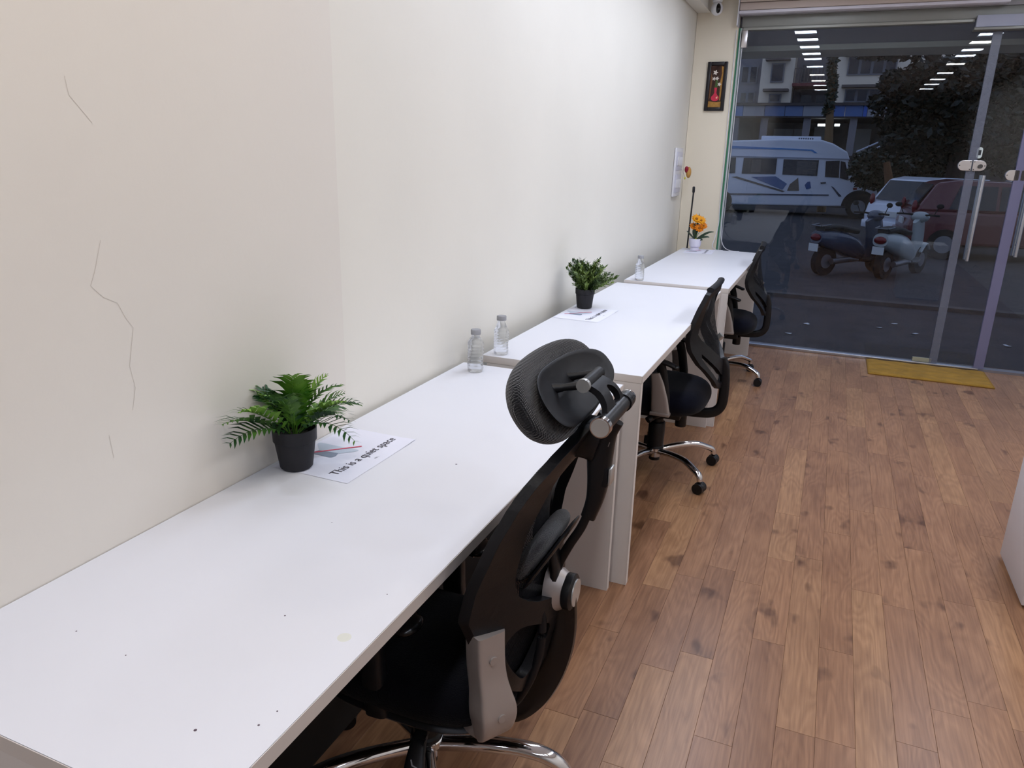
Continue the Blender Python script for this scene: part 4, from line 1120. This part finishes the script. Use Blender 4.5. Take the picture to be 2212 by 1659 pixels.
# ------------------------------------------------------------------ apartment building across the street
YB = 40.0
bd = thing('apartment_building', 'pale apartment block with dark windows across the street', 'building', (0, YB, GZ))
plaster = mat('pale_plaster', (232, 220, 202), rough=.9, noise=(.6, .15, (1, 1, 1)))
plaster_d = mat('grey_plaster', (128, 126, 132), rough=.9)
dark_pane = mat('dark_window_glass', (28, 32, 44), rough=.15)
wframe = mat('window_frame_grey', (120, 122, 130), rough=.6)
chajja = mat('weathered_ledge', (96, 90, 88), rough=.9)
def pt(u, v, Y=YB):
    p = at(u, v, Y); return p.x, p.z - GZ
def rect(name, u0, v0, u1, v1, m_, y0, y1, parent=bd, Y=YB, bev=0):
    x0, za = pt(u0, v0, Y); x1, zb = pt(u1, v1, Y)
    return boxo(name, (min(x0, x1), max(x0, x1), y0, y1, min(za, zb), max(za, zb)), m_, parent, bev=bev)
zc0 = pt(1700, 226)[1]; zc1 = pt(1700, 254)[1]
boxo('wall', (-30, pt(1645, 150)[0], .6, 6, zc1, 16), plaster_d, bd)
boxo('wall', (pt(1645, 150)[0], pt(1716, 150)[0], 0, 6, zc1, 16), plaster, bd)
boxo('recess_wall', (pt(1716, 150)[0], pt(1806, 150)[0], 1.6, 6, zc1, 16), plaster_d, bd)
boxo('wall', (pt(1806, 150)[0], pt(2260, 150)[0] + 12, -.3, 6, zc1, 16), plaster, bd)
def window(u0, v0, u1, v1, y, n=2):
    w = rect('window', u0, v0, u1, v1, wframe, y - .08, y + .02)
    x0, za = pt(u0, v0); x1, zb = pt(u1, v1)
    lo, hi = min(za, zb), max(za, zb)
    for k in range(n):
        a = x0 + (x1 - x0) * k / n + .06; b = x0 + (x1 - x0) * (k + 1) / n - .06
        boxo('pane', (a, b, y - .11, y - .085, lo + .06, hi - .06), dark_pane, w)
for (u0, v0, u1, v1, y, n) in ((1668, 137, 1692, 178, 0, 1), (1662, 203, 1686, 222, 0, 1), (1730, 130, 1752, 172, 1.6, 1), (1726, 198, 1750, 222, 1.6, 1), (1760, 198, 1786, 222, 1.6, 1),
                               (1834, 126, 1934, 163, -.3, 4), (1826, 194, 1924, 222, -.3, 4), (1600, 140, 1632, 178, .6, 2), (1596, 196, 1626, 222, .6, 2), (2080, 128, 2170, 165, -.3, 4), (2076, 196, 2166, 222, -.3, 4), (1660, 60, 1700, 100, 0, 2), (1836, 55, 1936, 95, -.3, 4)):
    window(u0, v0, u1, v1, y, n)
for (u0, u1, v, y) in ((1656, 1708, 130, 0), (1650, 1704, 196, 0), (1826, 1940, 122, -.3), (1818, 1932, 189, -.3), (2070, 2180, 122, -.3)):
    x0, z = pt(u0, v); x1, _ = pt(u1, v)
    boxo('ledge', (x0, x1, y - .6, y, z - .06, z + .05), chajja, bd)
bal = rect('balcony', 1712, 180, 1800, 186, mat('red_brown_slab', (112, 62, 62), rough=.8), -.2, 1.6)
x0, z = pt(1714, 180); x1, _ = pt(1798, 180)
for k in range(12):
    a = x0 + (x1 - x0) * k / 11; boxo('baluster', (a - .015, a + .015, -.18, -.15, z, z + .62), chajja, bal)
boxo('balcony_rail', (x0, x1, -.19, -.14, z + .62, z + .67), chajja, bal)
# signboard band with blue and grey panels
cols = [(92, 124, 176), (150, 150, 156), (84, 108, 150), (88, 110, 150), (132, 138, 150), (70, 100, 160), (76, 104, 156), (52, 92, 178), (140, 142, 152), (44, 90, 186), (60, 84, 140), (90, 110, 150)]
us = [1560, 1612, 1657, 1700, 1738, 1782, 1826, 1864, 1873, 1914, 1940, 1990, 2100]
for k in range(12):
    xa, xb = pt(us[k], 240)[0], pt(us[k + 1], 240)[0]
    boxo('sign_panel', (xa, xb - .02, -1.2, -1.1, zc1, zc0 - .12), mat('sign_panel_%d' % k, cols[k], rough=.6), bd)
boxo('sign_ledge', (-14, pt(2100, 240)[0] + 6, -1.3, 0, zc0 - .12, zc0), mat('dark_ledge', (70, 66, 66), rough=.9), bd)
boxo('shop_soffit', (-14, pt(2100, 240)[0] + 6, -1.1, 4, zc1 - .06, zc1), chajja, bd)
boxo('shop_back_wall', (-14, 24, 4, 4.2, 0, zc1 - .06), mat('shop_wall', (132, 130, 128), rough=.9, noise=(1.0, .4, (1, 1, 1))), bd)
for u in (1590, 1650, 1740, 1838, 1960, 2060, 2160):
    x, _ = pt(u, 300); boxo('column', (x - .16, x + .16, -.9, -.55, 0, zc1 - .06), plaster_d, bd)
for k, (u0, u1, v0, v1) in enumerate(((1660, 1700, 272, 330), (1705, 1736, 272, 330), (1755, 1790, 268, 330), (1845, 1880, 272, 330))):
    rect('shop_shutter', u0, v0, u1, v1, mat('pale_shutter', (168, 170, 168), rough=.6), 3.6, 3.9)
tube = mat('lit_tube', (255, 255, 255), emit=(.85, .95, 1.0), estr=5.0)
for u0, u1, v in ((1767, 1788, 271), (1805, 1816, 253), (1803, 1814, 271)):
    x0, z = pt(u0, v); x1, _ = pt(u1, v); boxo('shop_light', (x0, x1, -.5, -.4, z - .05, z + .05), tube, bd)
# outside stair with white railings
sr = thing('outdoor_stair', 'white railed outdoor stair climbing to the right across the street', 'stair', (0, 37.0, GZ))
rail_w = mat('white_rail', (176, 182, 200), rough=.5)
xa, za = pt(1850, 335, 37.0); xb, zb = pt(2040, 252, 37.0)
for k in range(16):
    t_ = k / 15; x = xa + (xb - xa) * t_; z = za + (zb - za) * t_ - .75
    boxo('step', (x - .1, x + .35, 0, 1.2, 0.0, z), plaster_d, sr)
for off in (0.0, .22, .44):
    bm = NB(); sweep(bm, [(xa, 0, za + off - .3), (xb, 0, zb + off - .3)], .035, n=8); obj('rail_bar', bm, rail_w, sr)
for k in range(8):
    t_ = k / 7; x = xa + (xb - xa) * t_; z = za + (zb - za) * t_
    boxo('rail_post', (x - .03, x + .03, -.03, .03, z - .8, z + .2), rail_w, sr)
tag(boxo('boundary_wall', (-14, 24, 33.6, 33.8, GZ, at(1900, 338, 33.6).z), mat('dark_boundary', (50, 46, 48), rough=.9)), 'low dark boundary wall in front of the outdoor stair', 'wall', kind='structure')
# ------------------------------------------------------------------ trees
bark = mat('dark_bark', (58, 46, 42), rough=.95, noise=(6, .5, (1, 1, .3)))
leaf_o = leaf_mat('street_tree_leaf', (14, 22, 18), (40, 58, 40))
def foliage(parent, blobs, n, size, seed):
    rnd = random.Random(seed); verts = []; faces = []
    for (c, r, w) in blobs:
        for _ in range(int(n * w)):
            d = Vector((rnd.gauss(0, 1), rnd.gauss(0, 1), rnd.gauss(0, 1))).normalized() * (rnd.random() ** .45)
            p = Vector((c[0] + d.x * r[0], c[1] + d.y * r[1], c[2] + d.z * r[2]))
            a = Vector((rnd.uniform(-1, 1), rnd.uniform(-1, 1), rnd.uniform(-.6, .6))).normalized(); b = a.cross(Vector((rnd.uniform(-1, 1), rnd.uniform(-1, 1), rnd.uniform(-1, 1)))).normalized()
            s = size * rnd.uniform(.6, 1.3); i = len(verts)
            verts += [p - a * s, p + b * s * .45, p + a * s, p - b * s * .45]; faces.append((i, i + 1, i + 2, i + 3))
    me = bpy.data.meshes.new('foliage'); me.from_pydata([tuple(v) for v in verts], [], faces); me.materials.append(leaf_o)
    o = bpy.data.objects.new('foliage', me); link(o, parent); o['kind'] = 'stuff'
def rel(u, v, Y, base): return at(u, v, Y) - Vector(base)
def blob(u, v, ru, rv, Y, base, w, depth=1.2):
    c = rel(u, v, Y, base); k = (Y - CAM.y) / _f.y / FPX
    return (c, (ru * k, depth, rv * k), w)
YT = 24.0
b0 = (at(2075, 340, YT).x, YT, GZ)
tr1 = thing('street_tree', 'large dark leafy tree with a leaning trunk to the right of the street', 'tree', b0)
bm = NB(); sweep(bm, [(0, 0, 0), rel(2078, 300, YT, b0), rel(2065, 220, YT, b0), rel(2030, 165, YT, b0), rel(2005, 110, YT, b0), rel(1992, 60, YT, b0)], [.28, .24, .20, .16, .13, .11], n=12, up=(0, 1, 0)); obj('trunk', bm, bark, tr1, smooth=60)
bm = NB(); sweep(bm, [rel(2065, 220, YT, b0), rel(2100, 170, YT, b0), rel(2160, 130, YT, b0)], [.14, .10, .06], n=10, up=(0, 1, 0)); obj('branch', bm, bark, tr1, smooth=60)
foliage(tr1, [blob(2080, 230, 130, 85, YT, b0, 1.0), blob(2005, 215, 55, 50, YT, b0, .4), blob(2180, 165, 70, 60, YT, b0, .36), blob(1945, 102, 60, 20, YT, b0, .08), blob(1890, 106, 45, 14, YT, b0, .05), blob(2180, 280, 70, 70, YT, b0, .5), blob(1985, 290, 60, 36, YT, b0, .22), blob(1935, 180, 26, 20, YT, b0, .08), blob(1895, 222, 14, 10, YT, b0, .02)], 7000, .13, 3)
b1 = (at(1792, 330, 30).x, 30.0, GZ)
tr2 = thing('creeper_tree', 'slim creeper-clad trunk standing before the pale block', 'tree', b1)
bm = NB(); sweep(bm, [(0, 0, 0), rel(1790, 300, 30, b1), rel(1794, 220, 30, b1), rel(1802, 120, 30, b1), rel(1806, 40, 30, b1)], [.16, .15, .12, .10, .08], n=10, up=(0, 1, 0)); obj('trunk', bm, mat('tan_bark', (110, 88, 62), rough=.95), tr2, smooth=60)
foliage(tr2, [blob(1800, 130, 8, 40, 30, b1, .25, .25), blob(1797, 195, 9, 30, 30, b1, .2, .25), blob(1804, 60, 8, 40, 30, b1, .15, .25), blob(1790, 235, 9, 12, 30, b1, .08, .3)], 1600, .11, 5)
b2 = (at(1925, 440, 22).x, 22.0, GZ)
tr3 = thing('dry_hedge_tree', 'dark scrubby hedge between the van and the white car', 'hedge', b2)
bm = NB(); sweep(bm, [(0, 0, 0), rel(1922, 400, 22, b2), rel(1915, 350, 22, b2)], [.14, .12, .08], n=10, up=(0, 1, 0)); obj('trunk', bm, mat('rusty_bark', (96, 66, 42), rough=.95), tr3, smooth=60)
foliage(tr3, [blob(1900, 365, 50, 36, 26, b2, .9, .6), blob(1985, 355, 60, 26, 27, b2, .8, .6), blob(2060, 345, 60, 24, 27, b2, .7, .6)], 3200, .10, 8)
# ------------------------------------------------------------------ vehicles
van_w = mat('white_vehicle_paint', (206, 212, 226), rough=.25, coat=.5)
tyre = mat('tyre_rubber', (22, 22, 24), rough=.85)
tint = mat('tinted_vehicle_glass', (34, 38, 46), rough=.1)
def wheel(parent, x, y0, y1, r, z=None):
    z = r if z is None else z
    bm = NB(); cyl(bm, (x, y0, z), (x, y1, z), r, n=24); w = obj('wheel', bm, tyre, parent, smooth=40)
    bm = NB(); cyl(bm, (x, y0 - .012, z), (x, y0, z), r * .58, n=20); obj('wheel_disc', bm, mat('grey_wheel_disc', (120, 122, 128), rough=.4, metal=.6), w, smooth=40)
def prism(pts, y0, y1, taper=None):
    bm = NB(); f = bm.faces.new([bm.verts.new((x, y0, z)) for x, z in pts])
    r_ = bmesh.ops.extrude_face_region(bm, geom=[f]); bmesh.ops.translate(bm, verts=[v for v in r_['geom'] if isinstance(v, bmesh.types.BMVert)], vec=(0, y1 - y0, 0))
    return bm
YV = 27.0
van = thing('minibus', 'white long-nosed minibus with blue roof stripe parked outside', 'minibus', (0, YV, GZ))
def vp(u, v):
    p = at(u, v, YV); return (p.x, p.z - GZ)
prof = [vp(1480, 440), vp(1480, 306), vp(1560, 304), vp(1690, 300), vp(1775, 302), vp(1800, 310), vp(1830, 328), vp(1836, 345), vp(1850, 384), vp(1880, 392), vp(1898, 402), vp(1901, 416), vp(1894, 436), vp(1870, 446), vp(1790, 446)]
obj('body', prism(prof, 0, 2.0), van_w, van, bevel=.05)
def van_pane(name, pts, m_, y=-.012):
    return obj(name, prism([vp(*q) for q in pts], y, y + .02), m_, van)
cur = mat('curtained_window', (88, 88, 90), rough=.2, noise=(2.5, .4, (1, 1, .2)))
for q in ([(1490, 341), (1590, 340), (1588, 374), (1488, 376)], [(1607, 341), (1679, 342), (1675, 376), (1602, 375)], [(1693, 344), (1769, 346), (1765, 380), (1690, 377)]):
    w = van_pane('side_window', q, tint, -.02)
for q in ([(1625, 345), (1645, 345), (1643, 372), (1622, 372)], [(1722, 348), (1766, 349), (1762, 377), (1720, 376)]):
    van_pane('curtain', q, cur, -.028)
van_pane('cab_window', [(1784, 348), (1814, 347), (1812, 384), (1782, 382)], dark_pane, -.02)
van_pane('quarter_window', [(1816, 348), (1826, 350), (1833, 384), (1830, 389), (1814, 385)], dark_pane, -.02)
van_pane('windscreen', [(1833, 346), (1836, 345), (1850, 384), (1846, 384)], dark_pane, -.015)
van_pane('roof_stripe', [(1480, 313), (1560, 314), (1690, 320), (1755, 323), (1766, 331), (1760, 331), (1752, 326), (1690, 323), (1480, 319)], mat('blue_stripe', (70, 128, 190), rough=.4), -.016)
van_pane('gutter', [(1480, 334), (1836, 343), (1836, 345), (1480, 336)], mat('gutter_grey', (130, 136, 154), rough=.5), -.03)
van_pane('side_graphic', [(1580, 382), (1592, 381), (1696, 413), (1690, 415)], mat('graphic_brown', (96, 92, 90), rough=.5), -.014)
van_pane('side_graphic', [(1622, 382), (1676, 381), (1700, 397), (1690, 410)], mat('graphic_blue', (92, 114, 156), rough=.5), -.015)
van_pane('side_graphic', [(1706, 398), (1724, 384), (1726, 412), (1700, 412)], mat('graphic_tan', (110, 102, 92), rough=.5), -.016)
van_pane('side_emblem', [(1738, 400), (1744, 393), (1750, 392), (1752, 406), (1742, 409)], mat('emblem_blue', (50, 84, 140), rough=.5), -.017)
van_pane('sill_line', [(1480, 416), (1790, 420), (1790, 423), (1480, 420)], mat('sill_dark', (70, 76, 92), rough=.6), -.015)
van_pane('door_graphic', [(1795, 402), (1800, 404), (1818, 424), (1812, 425)], mat('graphic_navy', (40, 50, 74), rough=.5), -.016)
van_pane('door_handle', [(1772, 394), (1784, 393), (1784, 396), (1773, 397)], mat('handle_dark', (60, 62, 70), rough=.5), -.03)
van_pane('side_lamp', [(1842, 406), (1851, 405), (1851, 410), (1843, 411)], mat('amber_lamp', (120, 50, 40), rough=.3), -.02)
xa, za = vp(1642, 299); xb, zb = vp(1772, 305)
boxo('roof_unit', (xa, xb, .4, 1.6, min(za, zb) - .05, max(za, zb) + .10), van_w, van, bev=.03)
for k in range(7):
    x = vp(1724, 300)[0] + k * .07; boxo('vent_slot', (x, x + .035, .385, .40, max(za, zb) - .02, max(za, zb) + .05), mat('vent_dark', (70, 74, 86), rough=.6), van)
xw, zw = vp(1852, 455)
arch = [(xw + .52 * math.cos(a), .40 + .52 * math.sin(a)) for a in [PI * k / 16 for k in range(17)]]
obj('wheel_arch', prism(arch, -.02, .02), mat('arch_dark', (26, 26, 30), rough=.8), van)
wheel(van, xw, -.03, .24, .38); wheel(van, xw - 4.4, -.03, .24, .38)
bm = NB(); cyl(bm, (vp(1836, 360)[0], -.1, vp(1836, 360)[1]), (vp(1838, 352)[0], -.22, vp(1838, 366)[1]), .05, n=10); obj('mirror', bm, tint, van)
boxo('bumper', (vp(1893, 430)[0], vp(1904, 430)[0], -.02, 2.02, vp(1893, 440)[1], vp(1893, 428)[1]), mat('bumper_grey', (110, 114, 124), rough=.5), van, bev=.02)

def car(label, loc, rotz, paint, lamp):
    """hatchback; local +x is forward, rear at -x"""
    t = thing('hatchback_car', label, 'car', loc, rotz)
    low = [(-1.85, .35), (-1.88, .62), (-1.80, .92), (1.0, .92), (1.75, .74), (1.86, .50), (1.80, .28), (-1.75, .28)]
    b = prism(low, -.82, .82); obj('body', b, paint, t, bevel=.06)
    cab = [(-1.78, .90), (-1.45, 1.44), (-1.1, 1.50), (.1, 1.48), (.95, .92)]
    bm = prism(cab, -.80, .80)
    for v in bm.verts:
        if v.co.z > 1.2: v.co.y *= .80
    obj('cabin', bm, paint, t, bevel=.05)
    for s in (-1, 1):
        for q in ([(-1.20, .96), (-.42, .96), (-.42, 1.40), (-1.05, 1.40)], [(-.36, .96), (.72, .96), (.10, 1.40), (-.36, 1.40)]):
            bm = NB()
            vs_ = []
            for x, z in q:
                y = s * (.80 - .16 * max(0, (z - .9) / .6) + .012); vs_.append(bm.verts.new((x, y, z)))
            f = bm.faces.new(vs_); r_ = bmesh.ops.extrude_face_region(bm, geom=[f]); bmesh.ops.translate(bm, verts=[v for v in r_['geom'] if isinstance(v, bmesh.types.BMVert)], vec=(0, s * .008, 0))
            obj('side_window', bm, tint, t)
        bm = NB(); ellipsoid(bm, (-1.79, s * .70, .98), (.05, .07, .13), n=14, m=10); obj('tail_lamp', bm, lamp, t, smooth=180)
        bm = NB(); ellipsoid(bm, (1.74, s * .62, .66), (.10, .14, .08), n=14, m=10); obj('head_lamp', bm, mat('head_lamp_glass', (190, 196, 206), rough=.15), t, smooth=180)
    bm = NB(); vs_ = [bm.verts.new(q) for q in ((-1.765, -.60, .98), (-1.765, .60, .98), (-1.50, .54, 1.40), (-1.50, -.54, 1.40))]; f = bm.faces.new(vs_)
    r_ = bmesh.ops.extrude_face_region(bm, geom=[f]); bmesh.ops.translate(bm, verts=[v for v in r_['geom'] if isinstance(v, bmesh.types.BMVert)], vec=(-.02, 0, .012)); obj('rear_window', bm, tint, t)
    boxo('number_plate', (-1.90, -1.87, -.25, .25, .62, .74), mat('plate_white', (200, 204, 206), rough=.5), t)
    boxo('rear_bumper', (-1.93, -1.80, -.80, .80, .34, .52), paint, t, bev=.03)
    for x in (-1.2, 1.15):
        wheel(t, x, -.84, -.62, .29); wheel(t, x, .62, .84, .29)
    return t
red_l = mat('red_lamp_glass', (104, 22, 30), rough=.2)
p = at(2010, 470, 19.5)
car('white hatchback seen from behind on the street outside', (p.x + .55, 19.8, GZ), math.radians(38), van_w, red_l)
p = at(2075, 470, 16.5)
car('dark red hatchback passing on the right of the street', (p.x + .9, 17.2, GZ), math.radians(4), mat('dark_red_paint', (84, 30, 38), rough=.3, coat=.4), red_l)
# three-wheeler, green over yellow
p = at(2225, 480, 21.8)
au = thing('auto_rickshaw', 'green and yellow three-wheeler behind the right glass door', 'rickshaw', (p.x + .9, 21.8, GZ), 0)
au.rotation_euler.z = 0
gpaint = mat('rickshaw_green', (30, 78, 62), rough=.4); ypaint = mat('rickshaw_yellow', (150, 116, 50), rough=.4)
obj('body', prism([(-1.25, .30), (-1.30, .85), (1.0, .85), (1.15, .55), (1.05, .30)], -.62, .62), ypaint, au, bevel=.05)
obj('side_panel', prism([(-1.30, .86), (-1.22, 1.40), (-.2, 1.42), (-.2, .86)], -.62, .62), gpaint, au, bevel=.04)
obj('roof', prism([(-1.25, 1.42), (-1.15, 1.62), (.7, 1.62), (1.0, 1.42)], -.64, .64), gpaint, au, bevel=.06)
for s in (-1, 1): boxo('roof_post', (.80, .86, s * .58 - .03, s * .58 + .03, .85, 1.44), gpaint, au)
boxo('seat_back', (-.25, -.12, -.5, .5, .86, 1.2), tyre, au)
obj('windscreen', prism([(.86, .86), (.90, .86), (.96, 1.40), (.92, 1.40)], -.55, .55), tint, au)
wheel(au, -.85, -.64, -.5, .22); wheel(au, -.85, .5, .64, .22); wheel(au, .85, -.07, .07, .22)
p = at(2165, 350, 25)
car('white car roof showing above the three-wheeler', (p.x + .8, 26.6, GZ), math.radians(175), van_w, red_l)

def scooter(label, loc, rotz, paint, accent):
    """local +x forward"""
    t = thing('scooter', label, 'scooter', loc, rotz, 'parked scooters')
    for x, r in ((-.62, .23), (.62, .23)):
        bm = NB(); cyl(bm, (x, -.05, r), (x, .05, r), r, n=24); w = obj('wheel', bm, tyre, t, smooth=40)
        bm = NB(); cyl(bm, (x, -.06, r), (x, .06, r), r * .5, n=16); obj('wheel_disc', bm, mat('grey_wheel_disc', (120, 122, 128)), w, smooth=40)
    bm = NB(); sweep(bm, spline([(-.86, 0, .62), (-.6, 0, .58), (-.25, 0, .50), (.02, 0, .38), (.10, 0, .26)], 5), [(.07 + .11 * math.sin(PI * min(1, .15 + .7 * i / 20)), .05 + .13 * math.sin(PI * min(1, .12 + .75 * i / 20))) for i in range(21)], n=18, shape=2.6)
    obj('rear_body', bm, paint, t, smooth=60)
    bm = NB(); sweep(bm, spline([(-.80, 0, .76), (-.5, 0, .78), (-.2, 0, .73), (.0, 0, .70)], 5), [(.10 + .04 * math.sin(PI * i / 15), .045) for i in range(16)], n=16, shape=3); obj('saddle', bm, mat('saddle_vinyl', (24, 24, 26), rough=.6), t, smooth=60)
    bm = NB(); sweep(bm, [(.05, 0, .24), (.30, 0, .22), (.42, 0, .26)], [(.16, .03), (.15, .03), (.14, .03)], n=12, shape=4); obj('footboard', bm, accent, t, smooth=50)
    bm = NB(); sweep(bm, spline([(.44, 0, .24), (.47, 0, .5), (.42, 0, .78), (.36, 0, .92)], 5), [(.16 + .03 * math.sin(PI * i / 15), .04) for i in range(16)], n=16, up=(0, 1, 0), shape=3); bm_ = bm
    for v in bm.verts:   # the sweep lies across y: widen sideways
        pass
    obj('front_apron', bm, paint, t, smooth=60)
    bm = NB(); sweep(bm, spline([(.48, 0, .36), (.66, 0, .50), (.80, 0, .40)], 4), [(.10, .02)] * 9, n=12, shape=3); obj('mudguard', bm, paint, t, smooth=60)
    bm = NB(); sweep(bm, spline([(.30, -.34, .98), (.36, -.15, .98), (.38, 0, .96), (.36, .15, .98), (.30, .34, .98)], 4), .016, n=10); obj('handlebar', bm, tyre, t, smooth=60)
    bm = NB(); ellipsoid(bm, (.42, 0, .94), (.10, .15, .09), n=16, m=10); obj('headlamp_cowl', bm, paint, t, smooth=180)
    for s in (-1, 1):
        bm = NB(); sweep(bm, [(.33, s * .24, .98), (.31, s * .30, 1.10)], .007, n=6); m_ = obj('mirror_stalk', bm, tyre, t); bm = NB(); ellipsoid(bm, (.30, s * .33, 1.13), (.015, .06, .04), n=12, m=8); obj('mirror', bm, tyre, m_, smooth=180)
    bm = NB(); ellipsoid(bm, (-.87, 0, .62), (.05, .10, .06), n=14, m=8); obj('tail_lamp', bm, red_l, t, smooth=180)
    bm = NB(); sweep(bm, [(-.60, -.14, .24), (-.25, -.16, .26), (.0, -.14, .24)], [.05, .045, .02], n=12); obj('silencer', bm, mat('dull_metal', (110, 112, 118), rough=.4, metal=.8), t, smooth=60)
    boxo('rear_plate', (-.90, -.885, -.09, .09, .40, .52), mat('plate_white', (200, 204, 206)), t)
    bm = NB(); sweep(bm, [(-.88, -.10, .80), (-.70, -.12, .82)], .012, n=6); sweep(bm, [(-.88, .10, .80), (-.70, .12, .82)], .012, n=6); sweep(bm, [(-.88, -.10, .80), (-.88, .10, .80)], .012, n=6); obj('grab_rail', bm, mat('dull_metal', (110, 112, 118)), t)
    return t
p = at(1822, 575, 13)
scooter('dark grey scooter parked outside the glass front', (p.x + .1, 13.2, GZ), math.radians(48), mat('dark_grey_scooter_paint', (58, 66, 84), rough=.25, coat=.4), tyre)
p = at(1930, 560, 13)
scooter('pale scooter parked outside to the right of the dark one', (p.x + .15, 13.4, GZ), math.radians(62), mat('pale_scooter_paint', (150, 158, 160), rough=.3, coat=.4), mat('grey_plastic', (80, 82, 84), rough=.6))
